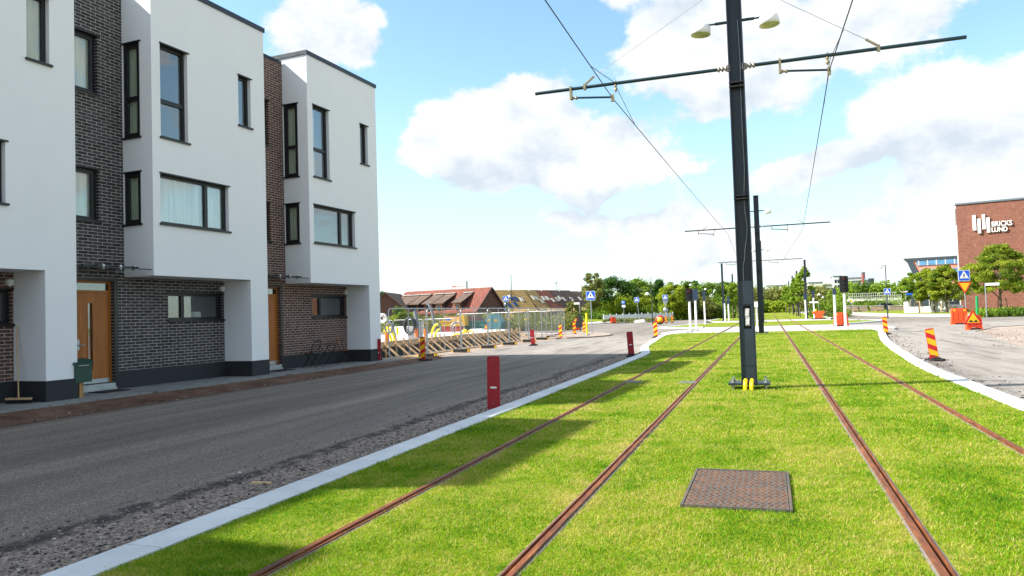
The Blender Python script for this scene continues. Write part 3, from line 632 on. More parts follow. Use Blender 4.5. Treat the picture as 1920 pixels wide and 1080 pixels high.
# mailbox on a post
p=gnd(150,750,-.02); t=thing('mailbox','dark green mailbox on a wooden post by the oak door','mailbox',(p.x,p.y,-.06),-FA)
MBOX=paint('mailbox_green','#0f3d33',.4,0,.1)
MB().box(-.05,.05,-.05,.05,-.2,.42).build('post',m_wood('post_wood','#8a6236','#b58a55'),t)
mb=MB(); mb.box(-.12,.12,-.2,.2,.42,.83); b=mb.build('box',MBOX,t)
mb=MB(); mb.prism([(-.16,.80),(.15,.80),(.15,.82),(.02,.90),(-.16,.93)],.46,(0,-.23,0),X_,Z_); mb.build('lid',MBOX,t)
mb=MB()
for y in (-.1,0,.1): mb.lathe([(0,0),(.017,0),(.017,.004)],10,0,(.119,y,.74),Matrix.Rotation(PI/2,3,'Y')); mb.cut()
mb.each('vent_hole',BLACK,b); mb=MB(); mb.box(.12,.126,-.12,.12,.77,.785); mb.build('name_plate',STEEL,b)
# broom
bw=fpt(-12.42,-.42,.035); t=thing('broom','wooden push broom leaning against the white pier','broom',bw,R(12)); tp=fpt(-12.19,-.80,1.6)-bw; tp=Matrix.Rotation(-R(12),3,'Z')@tp
MB().tube([(0,0,.1),tp],.014,8).build('handle',TIMBER,t)
h=MB().box(-.27,.27,-.04,.04,.075,.115).build('head',TIMBER,t); MB().box(-.26,.26,-.035,.035,.0,.075).build('bristles',BLACK,t)
# bistro set
BLK=paint('black_steel','#121315',.4,.2,.1)
def chair(parent):
    mb=MB(); r=.011
    for x in (-.19,.19):
        mb.tube([(x,-.24,0),(x,.06,.44),(x,.2,.86)],r,6); mb.tube([(x*.9,.26,0),(x*.9,-.16,.45)],r,6)
    mb.tube([(-.19,-.2,.06),(.19,-.2,.06)],r,6); mb.tube([(-.17,.23,.06),(.17,.23,.06)],r,6); mb.build('frame',BLK,parent)
    mb=MB()
    for k in range(6): mb.box(-.2,.2,-.2+k*.065,-.155+k*.065,.445,.46)
    mb.build('seat',BLK,parent); mb=MB(); mb.box(-.2,.2,.17,.185,.7,.74); mb.box(-.2,.2,.19,.205,.8,.85); mb.build('backrest',BLK,parent)
c=loc(-2.9,-.38,.035); t=thing('bistro_chair','black folding bistro chair standing left of the small table','chair',c,PI/2-FA+PI,'chairs under the overhang'); chair(t)
c=loc(-.95,-.55,.035); t2=copy_tree(t); place(t2,c,-PI/2+.3-FA+PI,'black folding bistro chair with wooden slats right of the small table')
for ch in t2.children:
    if ch.name.startswith(('seat','backrest')): ch.data=ch.data.copy(); ch.data.materials[0]=OAK
c=loc(-2.0,-.45,.035); t=thing('bistro_table','small black bistro table between the two folding chairs','table',c,-FA)
MB().lathe([(0,.70),(.3,.70),(.3,.72),(0,.72)],24).build('tabletop',BLK,t); mb=MB()
for k in range(2): mb.tube([(-.26,(-.2,.2)[k],0),(.2,(-.2,.2)[k],.7)],.011,6); mb.tube([(.26,(-.17,.17)[k],0),(-.2,(-.17,.17)[k],.7)],.011,6)
mb.build('frame',BLK,t)
# ---------------------------------------------------------------- barrier boards
def board(label,p,rz=0,tilt=(0,0),striped=True,flip=1,w=.22,h=.86,foot=True,side='front'):
    """front face looks to -y"""
    t=thing('barrier_board',label,'barrier board',p,rz,'barrier boards along the road'); t.rotation_euler=(tilt[0],tilt[1],rz)
    z0=.05; mb=MB(); pr=[(-w/2,z0),(w/2,z0),(w/2,z0+h-.02),(w/2-.02,z0+h),(-w/2+.02,z0+h),(-w/2,z0+h-.02)]
    mb.prism(pr,.03,(0,-.015,0),X_,Z_); bo=mb.build('panel',SRED if striped else RED,t)
    if striped:
        mb=MB(); yy=-.019
        for k in range(3):
            c=z0+.16+k*.31; lo=c-.085;hi=c+.085; dz=.12*flip
            pts=[(-w/2+.006,lo-dz*.5-.0),(w/2-.006,lo+dz*.5),(w/2-.006,hi+dz*.5),(-w/2+.006,hi-dz*.5)]
            pts=[(a,min(max(b,z0+.05),z0+h-.035)) for a,b in pts]; mb.prism(pts,.003,(0,yy,0),X_,Z_)
        mb.build('stripe',YEL,bo)
    else:
        MB().box(-.055,.055,-.019,-.015,z0+.35,z0+.38).build('reflector',WHITE,bo)
    mb=MB()
    for zz in (.1,h-.06): mb.lathe([(0,0),(.011,0),(.011,.008)],8,0,(0,-.0195,z0+zz),Matrix.Rotation(PI/2,3,'X')); mb.cut()
    mb.each('screw',STEEL,bo)
    if foot:
        mb=MB(); mb.box(-.16,.16,-.38,.38,0,.05); mb.box(-.1,.1,-.2,.2,.05,.085); mb.build('foot',RUBBER,t)
    return t
board('red barrier board back beside the near kerb, biggest of the red boards',gnd(926,772,-.13),R(6),(0,R(1.2)),False,foot=False,h=.9)
board('red barrier board back leaning by the kerb where the shadow ends',gnd(1184,668),R(4),(0,R(-2.6)),False,h=.84)
board('red barrier board back against the corner of the end house',gnd(708,683),R(8),(0,R(2.5)),False,h=.86)
board('red barrier board back leaning in front of the mesh fence',gnd(1000,648),R(5),(0,R(-4)),False,h=.78)
board('red and yellow striped board standing before the mesh fence near the white house',gnd(793,677),R(-12),(0,0),True,1)
board('red and yellow striped board before the fence, right of the leaning red one',gnd(1051,635),R(-8),(0,R(1)),True,1)
board('red and yellow striped board left of the orange panel and black triangle',gnd(1078,628),R(6),(0,R(-2.5)),True,1,h=.95)
board('red and yellow striped board just left of the yellow post',gnd(1095,624.5),R(-6),(0,R(2)),True,1)
board('red and yellow striped board at the rounded tip of the left kerb',gnd(1230,633),R(-5),(0,R(-1.5)),True,1,h=.9)
board('red and yellow striped board by the right kerb, farther from us',gnd(1662,627),R(5),(0,R(-4)),True,-1,h=.88)
board('red and yellow striped board leaning on the right road, nearest to us',gnd(1753,676),R(6),(0,R(-7)),True,-1,h=.84)
for px,py,lb in ((1084,603,'small striped board beyond the junction on the far left verge'),(1003,604,'small striped board by the post with round signs')): pass
# yellow post with grey foot
p=gnd(1101,631); t=thing('marker_post','bright yellow marker post on a grey foot by the crossing sign','post',p); YP=paint('post_yellow','#f0dc10',.4,0,.06)
hh=ztop(p,587)-p.z; MB().cyl((0,0,.1),.065,hh-.1,14).build('post',YP,t); MB().lathe([(0,0),(.2,0),(.17,.13),(.06,.14)],14).build('foot',SIGNGREY,t)
# ---------------------------------------------------------------- tram masts and overhead line
LENS=paint('lamp_lens','#b9b98a',.3,0,.15,30); CERAM=paint('insulator_grey','#8d877c',.4,.2,.2); BRASS=paint('clamp_bronze','#8f8468',.45,.6,.2)
CABLE=paint('grey_cable','#8f9498',.5); YCON=paint('yellow_conduit','#f4d80a',.35,0,.05); PINKBOX=paint('terminal_box','#c9c4c6',.5,0,.3,20)
def ribs(mb,a,b,r,n=4):
    a=Vector(a);b=Vector(b); pts=[];rs=[]
    for k in range(n*4+1):
        pts.append(a.lerp(b,k/(n*4))); rs.append(r*(1.0 if k%4 in (1,2) else .5))
    mb.tube(pts,rs,10)
def dome(parent,c,sx,tilt=0.0):
    """white bell-shaped lantern"""
    mb=MB(); rot=Matrix.Rotation(tilt,3,'Y'); prof=[(.0,.215),(.07,.213),(.135,.195),(.172,.155),(.185,.09),(.187,.0),(.18,0)]
    mb.lathe(prof,22,0,c,rot); l=mb.build('lamp_head',WHITE,parent)
    mb=MB(); mb.lathe([(.18,.0),(.165,.012),(.125,.03)],22,0,c,rot); mb.build('rim',paint('lamp_rim','#cfcf9c',.5),l)
    mb=MB(); mb.lathe([(.125,.03),(.06,.022),(0,.02)],22,0,c,rot); mb.build('lens',LENS,l); return l
def mast(label,loc,H=7.85,arms=(4.0,3.83),lamps=True,za=6.09,near=True,hw=.14):
    t=thing('tram_mast',label,'mast',loc,0,'masts of the tram line')
    tw=.02; mb=MB()
    mb.box(-hw,-hw+tw,-hw,hw,.06,H); mb.box(hw-tw,hw,-hw,hw,.06,H); mb.box(-hw+tw,hw-tw,-.02,.0,.06,H); mb.box(-hw-.005,hw+.005,-hw-.005,hw+.005,H,H+.015)
    mb.build('column',DARKSTEEL,t)
    mb=MB()
    for z in ((5.78,5.70),(3.62,3.56)):
        for q in z: mb.box(-hw-.003,hw+.003,-hw-.006,-.02,q,q+.022)
        mb.cut()
    mb.each('stiffener',BLACK,t)
    mb=MB(); mb.box(-.37,.37,-.27,.27,.085,.12); bp=mb.build('base_plate',DARKSTEEL,t)
    mb=MB()
    for x in (-.29,.29):
        for y in (-.2,.2): mb.cyl((x,y,-.05),.018,.26,8); mb.cyl((x,y,.12),.036,.03,6); mb.cyl((x,y,.045),.036,.03,6); mb.cut()
    mb.each('bolt',STEEL,bp)
    if near:
        mb=MB(); w=hw-tw-.002; y=-.115
        wallpanel(mb,(0,y,0),X_,Z_,(0,-1,0),(-w,w,.12,2.02),[(-.055,.075,1.12,1.56,True)],.06); mb.quad((-w,y,2.02),(w,y,2.02),(w,-.02,2.02),(-w,-.02,2.02))
        cp=mb.build('cover_plate',paint('cover_paint','#303a44',.4,.3,.16,5),t)
        mb=MB(); mb.box(-.1,.1,-.06,-.03,1.05,1.62); mb.build('recess',BLACK,cp)
        mb=MB(); mb.box(-.03,.05,-.1,-.062,1.18,1.50); mb.box(-.02,.04,-.108,-.1,1.2,1.28); mb.box(-.02,.04,-.108,-.1,1.36,1.46); mb.build('terminal_block',PINKBOX,cp)
        mb=MB(); mb.box(-w+.004,w-.004,y-.006,y-.0005,1.58,1.585); mb.box(-w+.004,w-.004,y-.006,y-.0005,.43,.436); mb.build('plate_joint',BLACK,cp)
        mb=MB()
        for x in (-.075,.04): mb.tube([(x,-.33,-.05),(x,-.325,.06),(x+.005,-.30,.14),(x+.01,-.2,.17)],.036,10); mb.cut()
        mb.each('conduit',YCON,t)
        mb=MB(); pts=[(.06,-.05,7.0),(.075,-.06,6.2),(.06,-.05,5.2),(.07,-.05,4.2),(.04,-.05,3.5),(.075,-.06,3.0),(.01,-.06,2.5),(-.03,-.05,2.25),(-.03,-.05,2.0)]
        sp=[]
        for a,b in zip(pts[:-1],pts[1:]):
            for k in range(6): 
                q=k/6; q=q*q*(3-2*q); sp.append(Vector(a).lerp(Vector(b),k/6)*1.0+Vector(((q-k/6)*(b[0]-a[0]),0,0)))
        mb.tube(sp+[pts[-1]],.009,6); mb.build('cable',CABLE,t)
    if arms:
        for sgn,L in ((-1,arms[0]),(1,arms[1])):
            mb=MB(); mb.tube([(sgn*.34,-.06,za),(sgn*L,-.06,za)],.034,12); ar=mb.build('arm',ARMPAINT,t)
            mb=MB(); ribs(mb,(sgn*(hw+.02),-.06,za),(sgn*.36,-.06,za),.055,3); mb.box(sgn*hw-.03,sgn*hw+.03,-.1,-.02,za-.06,za+.06); mb.build('insulator',CERAM,ar)
            # registration arm: from a bracket out on the arm down to the contact wire
            xa,xb=(-3.24,-2.39) if sgn<0 else (.78,1.62)
            mb=MB(); mb.tube([(xa+.1,-.06,za-.19),(xb,-.06,za-.27)],.021,8); mb.build('registration_arm',ARMPAINT,ar)
            mb=MB(); mb.box(xa-.02,xa+.02,-.11,-.01,za-.22,za+.05); ribs(mb,(xa,-.06,za-.19),(xa+.16,-.06,za-.2),.035,2); mb.cut(); mb.box(xb-.03,xb+.03,-.09,-.03,za-.36,za-.22); 
            mb.cut(); xc=-2.32 if sgn<0 else 1.6; mb.tube([(xc,-.06,za+.05),(xc,-.06,za-.1)],.02,6); ribs(mb,(xc,-.06,za-.02),(xc,-.06,za-.18),.032,2)
            mb.cut(); xd=-2.95 if sgn<0 else 2.45; mb.box(xd-.025,xd+.025,-.1,-.02,za-.05,za+.06); mb.bar((xd,-.06,za+.05),(xd-sgn*.2,-.06,za+.2),.05,.03); mb.each('clamp',BRASS,ar)
            mb=MB(); x1=xd-sgn*.2; mb.tube([(x1,-.06,za+.2),(sgn*hw,-.06,H-.12)],.006,5); mb.build('stay_wire',STEEL,ar)
    if lamps:
        for sgn in (-1,1):
            zl=H-.87; mb=MB(); mb.tube([(sgn*hw,-.06,zl),(sgn*.36,-.06,zl)],.03,8); mb.tube([(sgn*.36,-.06,zl),(sgn*.5,-.06,zl)],.018,8); br=mb.build('lamp_bracket',ARMPAINT,t)
            dome(br,(sgn*.63,-.06,zl-.17),1,-.06*sgn)
    return t
MX=-.40
mast('tall dark H-section mast nearest to us, with twin lamps and bolted base',(MX,14.72,0))
mast('second dark mast down the track, right behind the near one',(-.45,44.3,0),near=False)
mast('third dark mast down the track, between the crossing paths',(-.6,76.5,0),near=False,H=8.0)
def pole(label,loc,H,r=.12,name='tram_mast',group='masts of the tram line',cat='mast'):
    t=thing(name,label,cat,loc,0,group); mb=MB(); mb.box(-r,r,-r,r,0,H); mb.build('column',DARKSTEEL,t); MB().box(-r-.12,r+.12,-r-.12,r+.12,0,.08).build('base_plate',DARKSTEEL,t); return t
for px,Y,py,lb in ((1357,95,494,'dark side mast at the head of the left tree row'),(1513,98,487,'dark side mast at the head of the right tree row'),(1376,128,514,'dark side mast behind the first left one, among young trees'),(1497,130,508,'dark side mast behind the first right one, among young trees'),(1488.5,160,517,'slim far dark mast, third of the right tree row'),(1481,195,527,'slim far dark mast, last of the right tree row')):
    b=colY(px,Y,0); pole(lb,b,ztop(b,py))
def wire(label,pts,r,mat=BLACK,name='overhead_wire',cat='wire',seg=6):
    out=[]
    for a,b,s in zip(pts[:-1],pts[1:],[.12]*9):
        a=Vector(a);b=Vector(b); n=10; L=(b-a).length
        for k in range(n): u=k/n; out.append(a.lerp(b,u)-Vector((0,0,4*.0014*L*u*(1-u))))
    out.append(Vector(pts[-1])); o=MB().tube(out,r,seg).build(name,mat); return tag(o,label,cat,'overhead wires above the tram track')
wire('black overhead wire above the left track, passing the near mast',[(-2.35,-14,5.9),(-2.79,14.66,5.80),(-2.05,44.24,5.8),(-2.5,76.4,5.8),(-2.2,130,5.8),(-2.2,200,5.8)],.0095)
wire('black overhead wire above the right track, passing the near mast',[(1.85,-14,5.9),(1.22,14.66,5.80),(1.95,44.24,5.8),(1.3,76.4,5.8),(1.6,130,5.8),(1.6,200,5.8)],.0095)
wire('short sloping delta rope hanging from the left arm of the near mast',[(-2.765,12.6,5.81),(-2.74,14.6,6.1),(-2.72,16.9,5.77)],.006)
wire('short sloping delta rope hanging from the right arm of the near mast',[(1.28,12.6,5.81),(1.24,14.6,6.0),(1.28,16.9,5.77)],.006)
# ---------------------------------------------------------------- street lamps
def lamp(label,b,pytop,side=-1,hz=None,arm=.5,r=.05,top=False):
    t=thing('street_lamp',label,'lamp',b,0,'street lamps'); H=ztop(b,pytop)-b[2]
    mb=MB(); mb.tube([(0,0,0),(0,0,1.2),(0,0,1.25),(0,0,H)],[r*1.35,r*1.35,r,r*.8],10); mb.build('post',DARKSTEEL,t)
    z=(H-.05) if hz is None else ztop(b,hz)-b[2]
    mb=MB(); mb.tube([(0,0,z+.2),(side*arm,0,z+.2)],.03,6); br=mb.build('lamp_bracket',DARKSTEEL,t)
    mb=MB(); mb.lathe([(0,.32),(.1,.3),(.24,.16),(.29,0),(.05,.0)],14,0,(side*arm,0,z-.05)); mb.build('lamp_head',WHITE,br); return t
lamp('dark street lamp rising before the tan roofs, left of the left crossing sign',colY(961,92,-.1,610),515,-1,557,.35)
lamp('dark street lamp rising before the dark brown roofs',colY(1046,118,-.1),528,-1,531,.35)
lamp('dark street lamp between the two middle crossing signs, white dome halfway',colY(1223,92,-.1),520,-1,552,.5)
lamp('dark street lamp on the right pavement carrying a crossing sign',colY(1664.5,88,-.05),497,-1,502,.55)
for i,(px,Y,py) in enumerate(((1300,125,533),(1327,140,541),(1343,158,547),(1319,180,559),(1338,200,561),(1351,240,562),(1540,150,551),(1546,175,556))): lamp('small far street lamp with a white dome along the street',colY(px+3,Y,0),py,-1,py+2,.5,.05)
# ---------------------------------------------------------------- signs
def crossing_plate(parent,z,w=.68,y=-.05,back=False):
    mb=MB(); h=w/2; r=.05
    rr=[(-h+r,-h),(h-r,-h),(h,-h+r),(h,h-r),(h-r,h),(-h+r,h),(-h,h-r),(-h,-h+r)]
    mb.prism([(a,b+z+h) for a,b in rr],.02,(0,y,0),X_,Z_); p=mb.build('sign_plate',WHITE,parent)
    if back: return p
    k=.93; mb=MB(); mb.prism([(a*k,b*k+z+h) for a,b in rr],.006,(0,y-.004,0),X_,Z_); mb.build('blue_field',BLUE,p)
    mb=MB(); mb.prism([(-.40*w,-.27*w+z+h),(.40*w,-.27*w+z+h),(0,.43*w+z+h)],.006,(0,y-.008,0),X_,Z_); mb.build('white_triangle',WHITE,p)
    mb=MB(); yy=y-.012; c=z+h
    mb.prism([(.035*w*math.cos(q*PI/4),.17*w+c+.035*w*math.sin(q*PI/4)) for q in range(8)],.006,(0,yy,0),X_,Z_)
    for poly in ([(-.045,.12),(-.055,-.02),(.05,-.02),(.045,.12)],[(-.05,-.02),(-.12,-.19),(-.08,-.19),(0,-.02)],[(.0,-.02),(.06,-.19),(.10,-.19),(.05,-.02)],[(-.045,.12),(-.11,.0),(-.085,-.01),(-.03,.08)],[(.045,.12),(.10,.01),(.075,.0),(.03,.08)]): mb.prism([(a*w,b*w+c) for a,b in poly][::1],.006,(0,yy,0),X_,Z_)
    for x in (-.27,-.135,0,.135,.27): mb.box(x*w-.035*w,x*w+.035*w,yy,yy+.006,c-.255*w,c-.225*w)
    mb.build('walking_figure',BLACK,p); return p
def post(parent,H,r=.03,mat=None): return MB().cyl((0,0,0),r,H,10).build('post',mat or STEEL,parent)
def sign(label,b,pytop,w=.68,tilt=0,extra=None,mat=None):
    t=thing('crossing_sign',label,'sign',b,0,'pedestrian crossing signs'); t.rotation_euler=(0,tilt,0); H=ztop(b,pytop)-b[2]; post(t,H,.035,mat); crossing_plate(t,H-w,w,-.055); return t,H
sign('blue pedestrian crossing sign on a bare steel post beside the yellow post',gnd(1110,624,-.03),546,.72)
sg,H=sign('blue pedestrian crossing sign over dark backs, before the tan roofs',colY(949.5,80,-.1),555,.66,0,None,DARKSTEEL)
mb=MB(); mb.lathe([(0,0),(.3,0),(.3,.02),(0,.02)],16,0,(0,.05,H-1.0),Matrix.Rotation(PI/2,3,'X')); mb.box(-.25,.25,.04,.06,H-1.7,H-1.35); mb.build('sign_back',SIGNGREY,sg)
st,H=sign('tilted blue pedestrian crossing sign in a white concrete block',colY(1200,98,.02,604),557,.66,R(-6))
MB().prism([(-.75,0),(.75,0),(.62,.42),(-.62,.42)],.8,(0,-.4,0),X_,Z_).build('concrete_block',m_concrete('cast_block','#c6c4bf','#dcdad5'),st)
sb,H=sign('blue pedestrian crossing sign above a round and a triangular sign back',colY(1249,92,.02,604),553,.62)
mb=MB(); mb.prism([(-.38,H-.7),(0,H-1.35),(.38,H-.7)],.02,(0,.03,0),X_,Z_); mb.lathe([(0,0),(.32,0),(.32,.02),(0,.02)],18,0,(0,.05,H-1.85),Matrix.Rotation(PI/2,3,'X')); mb.build('sign_back',STEEL,sb)
lr=colY(1665.5,87.6,-.05); tcs=thing('crossing_sign','blue pedestrian crossing sign fixed on the right street lamp','sign',(lr.x,lr.y,-.05),0,'pedestrian crossing signs'); H=ztop(lr,541)+.05
crossing_plate(tcs,H-.66,.66,-.12); MB().box(-.02,.02,-.1,-.04,H-.6,H-.1).build('bracket',STEEL,tcs)
def yield_plate(p,z,w,y):
    h=w*.87; mb=MB(); mb.prism([(-w/2,z+h),(0,z),(w/2,z+h)],.02,(0,y,0),X_,Z_); a=mb.build('sign_plate',SRED,p); k=.72; c=z+h*2/3
    mb=MB(); mb.prism([(-w/2*k,c+h/3*k),(0,c-h*2/3*k),(w/2*k,c+h/3*k)],.006,(0,y-.004,0),X_,Z_); mb.build('yellow_field',YEL,a)
b=colY(1812.5,64,-.1,605); H=ztop(b,507)+.1; t=thing('crossing_sign','large blue crossing sign with a yellow give-way triangle below it','sign',b,0,'pedestrian crossing signs'); t.rotation_euler=(0,R(-.5),R(8))
post(t,H,.035); w=(H-(ztop(b,527)+.1)); crossing_plate(t,H-w,w,-.055); z1=ztop(b,529)+.1; z0=ztop(b,551)+.1; yield_plate(t,z0,(z1-z0)/.87,-.06)
# round blue sign
b=colY(1170,104,.02); H=ztop(b,564); t=thing('round_sign','small round blue sign with a white plate under it, on the left verge','sign',b); post(t,H,.03)
mb=MB(); mb.lathe([(0,0),(.29,0),(.29,.02),(0,.02)],20,0,(0,-.03,H-.3),Matrix.Rotation(PI/2,3,'X')); p=mb.build('sign_plate',BLUE,t); mb=MB(); mb.box(-.17,.17,-.057,-.052,H-.34,H-.27); mb.build('arrow',WHITE,p)
MB().box(-.25,.25,-.05,-.03,H-.95,H-.62).build('lower_plate',WHITE,t)
# no-entry style red disc standing on the kerb
b=colY(1237.5,88,-.02,606); H=ztop(b,592)+.02; t=thing('round_sign','round red sign with a yellow middle standing low beside the striped board','sign',b); t.rotation_euler=(0,R(3),0)
rx=Matrix.Rotation(PI/2,3,'X'); mb=MB(); mb.lathe([(0,0),(.52,0),(.52,.03),(0,.03)],24,0,(0,-.03,H-.5),rx); p=mb.build('sign_plate',SRED,t); mb=MB(); mb.lathe([(0,0),(.33,0),(.33,.012),(0,.012)],24,0,(0,-.06,H-.5),rx); mb.build('yellow_disc',YEL,p)
MB().box(-.3,.3,-.2,.2,0,.12).build('foot',RUBBER,t); MB().box(-.28,.28,-.03,.05,.12,.55).build('stand',ORANGE,t)
# plastic barriers
def barrier(label,b,rz=0,w=1.0,h=1.1,lights=True):
    t=thing('plastic_barrier',label,'barrier',b,rz,'orange plastic barriers'); mb=MB(); x=w/2
    mb.prism([(-x,0),(-.2*w,0),(-.17*w,.14),(.17*w,.14),(.2*w,0),(x,0),(x*.9,.25*h),(x*.8,h*.96),(x*.74,h),(-x*.74,h),(-x*.8,h*.96),(-x*.9,.25*h)],.3,(0,-.15,0),X_,Z_)
    for k in (-.4,-.13,.13,.4): mb.box(k*w-.03,k*w+.03,-.17,-.15,.3*h,.75*h)
    mb.box(-.45*w,.45*w,-.24,.24,.0,.22*h*.6); bo=mb.build('body',ORANGE,t)
    if lights:
        mb=MB()
        for k in (-.28,.28): mb.box(k*w-.07,k*w+.07,-.158,-.151,h*.82,h*.93); mb.cut()
        mb.each('reflector',YEL,bo)
    MB().box(-.3*w,.3*w,-.28,.3,-.0,.09).build('foot',RUBBER,t); return t
def hof(b,py): return ztop(b,py)-b[2]
b=colY(1799,60,-.1,607); barrier('orange barrier without a sign, left of the bumpy-road sign',b,R(5),1.15,hof(b,578))
b=gnd(1826,618); t=barrier('orange barrier carrying the bumpy-road sign',b,R(8),.85,.8,False); H=hof(b,582)
sg=thing('warning_sign','yellow triangular bumpy-road warning sign with red rim on an orange barrier','sign',(b.x-.05,b.y-.22,b.z),R(8)); w=.92; z0=H-.8
mb=MB(); mb.prism([(-w/2+.04,z0),(w/2-.04,z0),(w/2,z0+.06),(.04,z0+.8),(-.04,z0+.8),(-w/2,z0+.06)],.025,(0,0,0),X_,Z_); p=mb.build('sign_plate',SRED,sg)
mb=MB(); k=.72; mb.prism([(-w/2*k,z0+.1),(w/2*k,z0+.1),(0,z0+.67)],.006,(0,-.004,0),X_,Z_); f=mb.build('yellow_field',YEL,p)
mb=MB(); mb.prism([(-.24,z0+.14),(.24,z0+.14),(.24,z0+.17),(.2,z0+.19),(.15,z0+.27),(.11,z0+.27),(.06,z0+.19),(0,z0+.17),(-.06,z0+.19),(-.11,z0+.27),(-.15,z0+.27),(-.2,z0+.19),(-.24,z0+.17)],.006,(0,-.008,0),X_,Z_); mb.build('bump_symbol',BLACK,f)
b=gnd(1577,612,0); barrier('orange barrier between the two white signal posts',b,R(4),1.05,hof(b,586))
b=colY(1535,92,-.0); t=thing('traffic_drum','orange drum with a yellow top beside the far signal post','barrier',b); H=hof(b,580)
mb=MB(); mb.prism([(-.6,0),(.6,0),(.45,.1),(.35,H*.55),(.62,H*.55),(.62,H*.82),(-.62,H*.82),(-.62,H*.55),(-.3,H*.55),(-.42,.1)],.5,(0,-.25,0),X_,Z_); mb.build('body',ORANGE,t); mb=MB(); mb.lathe([(.14,H*.82),(.14,H),(0,H)],10,0,(-.3,0,0)); mb.build('beacon',YEL,t); MB().box(-.75,.75,-.35,.35,-.02,.1).build('foot',RUBBER,t)
b=gnd(1083,619); barrier('orange panel standing before the black triangle left of the yellow post',b,R(-4),.5,hof(b,598))
b=colY(1150,99,.05,606); H=hof(b,593); barrier('slim orange barrier leaning on the far left verge',b,R(25),.75,H*.9,False)
sg=thing('warning_sign','black back of a small triangular sign leaning on the far orange barrier','sign',(b.x-.35,b.y+.2,b.z),R(40)); mb=MB(); mb.prism([(-.45,H*.35),(.45,H*.35),(0,H*.98)],.025,(0,0,0),X_,Z_); mb.build('sign_plate',BLACK,sg); MB().box(-.03,.03,.0,.03,0,H*.4).build('leg',BLACK,sg)
b=gnd(1085.5,620.5); H=hof(b,590); sg=thing('warning_sign','black back of a large triangular warning sign behind the orange panel','sign',(b.x,b.y+.5,b.z),R(-6)); w=1.25
mb=MB(); mb.prism([(-w/2,.3),(w/2,.3),(w/2,.36),(.04,H+.05),(-.04,H+.05),(-w/2,.36)],.03,(0,0,0),X_,Z_); mb.build('sign_plate',BLACK,sg); MB().box(-.05,.05,.01,.06,0,.6).build('leg',BLACK,sg)
# green post, street-name posts
b=colY(1832,68,-.1); t=thing('marker_post','green post leaning beside the give-way sign','post',b); t.rotation_euler=(0,R(1.5),0); MB().cyl((0,0,0),.1,hof(b,555),12,0).build('post',paint('post_green','#138a4a',.4),t); MB().lathe([(0,0),(.18,0),(.16,.1),(.1,.11)],12).build('foot',RUBBER,t)
def namepost(label,b,py,d,mat=WHITE):
    t=thing('name_sign',label,'sign',b,0,'street name posts'); H=hof(b,py); post(t,H,.04); MB().box(min(0,d),max(0,d),-.03,.0,H-.22,H).build('sign_plate',mat,t)
namepost('white street-name plate on a post before the big tree',colY(1850,70,.02),531,1.0); namepost('white street-name plate on a post left of the tall thin tree',colY(1087.5,78,.02),567,-.6)
namepost('small blue direction plate on a post before the right parking',colY(1700,105,.05),550,.8,BLUE)
namepost('slim white plate on a post by the far right pavement',colY(1536,110,.05),565,-1.2)
b=colY(1597,104,.0); t=thing('priority_sign','small yellow and white diamond sign before the planters','sign',b); H=hof(b,559); post(t,H,.035); s_=.36; c=H-.36
mb=MB(); mb.prism([(0,c-s_),(s_,c),(0,c+s_),(-s_,c)],.02,(0,-.05,0),X_,Z_); p=mb.build('sign_plate',WHITE,t); mb=MB(); mb.prism([(0,c-s_*.6),(s_*.6,c),(0,c+s_*.6),(-s_*.6,c)],.006,(0,-.054,0),X_,Z_); mb.build('yellow_field',YEL,p)
# ---------------------------------------------------------------- traffic signals
NAVY=paint('signal_navy','#22344c',.45,0,.1); LR_=paint('signal_lens_red','#6a1a12',.25); LD=paint('signal_lens_dark','#1d2126',.2)
def signal(label,b,pypost,pytop,view,w=.34,side=1,tall=None):
    """view: front (lenses to us), back, side (visors pointing left)"""
    t=thing('traffic_signal',label,'traffic light',b,0,'traffic signals'); Hp=hof(b,pypost); H=hof(b,pytop)
    mb=MB(); mb.tube([(0,0,0),(0,0,.25),(0,0,.26),(0,0,Hp)],[.1,.1,.078,.078],12); mb.build('post',WHITE,t); MB().cyl((0,0,-.1),.17,.13,12).build('foot',SIGNGREY,t)
    hh=H-Hp; mb=MB(); r=.04
    if view=='side': mb.box(-.12,.12,-.17,.17,Hp,H)
    else: mb.prism([(-w/2+r,Hp),(w/2-r,Hp),(w/2,Hp+r),(w/2,H-r),(w/2-r,H),(-w/2+r,H),(-w/2,H-r),(-w/2,Hp+r)],.22,(0,-.11,0),X_,Z_)
    hd=mb.build('signal_head',BLACK if view=='front' else NAVY,t)
    n=3 if not tall else tall; 
    for k in range(n):
        z=Hp+hh*(k+.5)/n; rr=min(hh/n*.42,w*.4)
        if view=='front':
            mb=MB(); mb.lathe([(0,0),(rr,0)],14,0,(0,-.115,z),rx); mb.build('lens',LR_ if k==n-1 else LD,hd); mb=MB()
            for q in range(9):
                a0=PI*q/9-.0;a1=PI*(q+1)/9; p0=(rr*math.cos(a0),-.11,z+rr*math.sin(a0));p1=(rr*math.cos(a1),-.11,z+rr*math.sin(a1)); mb.quad(p0,p1,(p1[0],-.3,p1[2]),(p0[0],-.3,p0[2]))
            mb.build('visor',BLACK,hd)
        elif view=='side' and k>0:
            mb=MB(); mb.prism([(-.42,z+.02),(-.12,z-.09),(-.12,z+.11),(-.42,z+.11)],.2,(0,-.1,0),X_,Z_); mb.build('visor',BLACK,hd)
    return t
signal('white signal post left of the track, black lamps facing us',gnd(1295,622.5,0),565,541,'front',.46)
signal('white signal post with a blue-grey head seen from behind',gnd(1306,619.5,0),563,543,'back',.40)
signal('white signal post with a narrow head turned left, on the far lawn',colY(1322.5,76,0,611),564,546,'side')
signal('slim white signal post by the left side mast, head turned away',colY(1367,93,0,602),570,556,'back',.3)
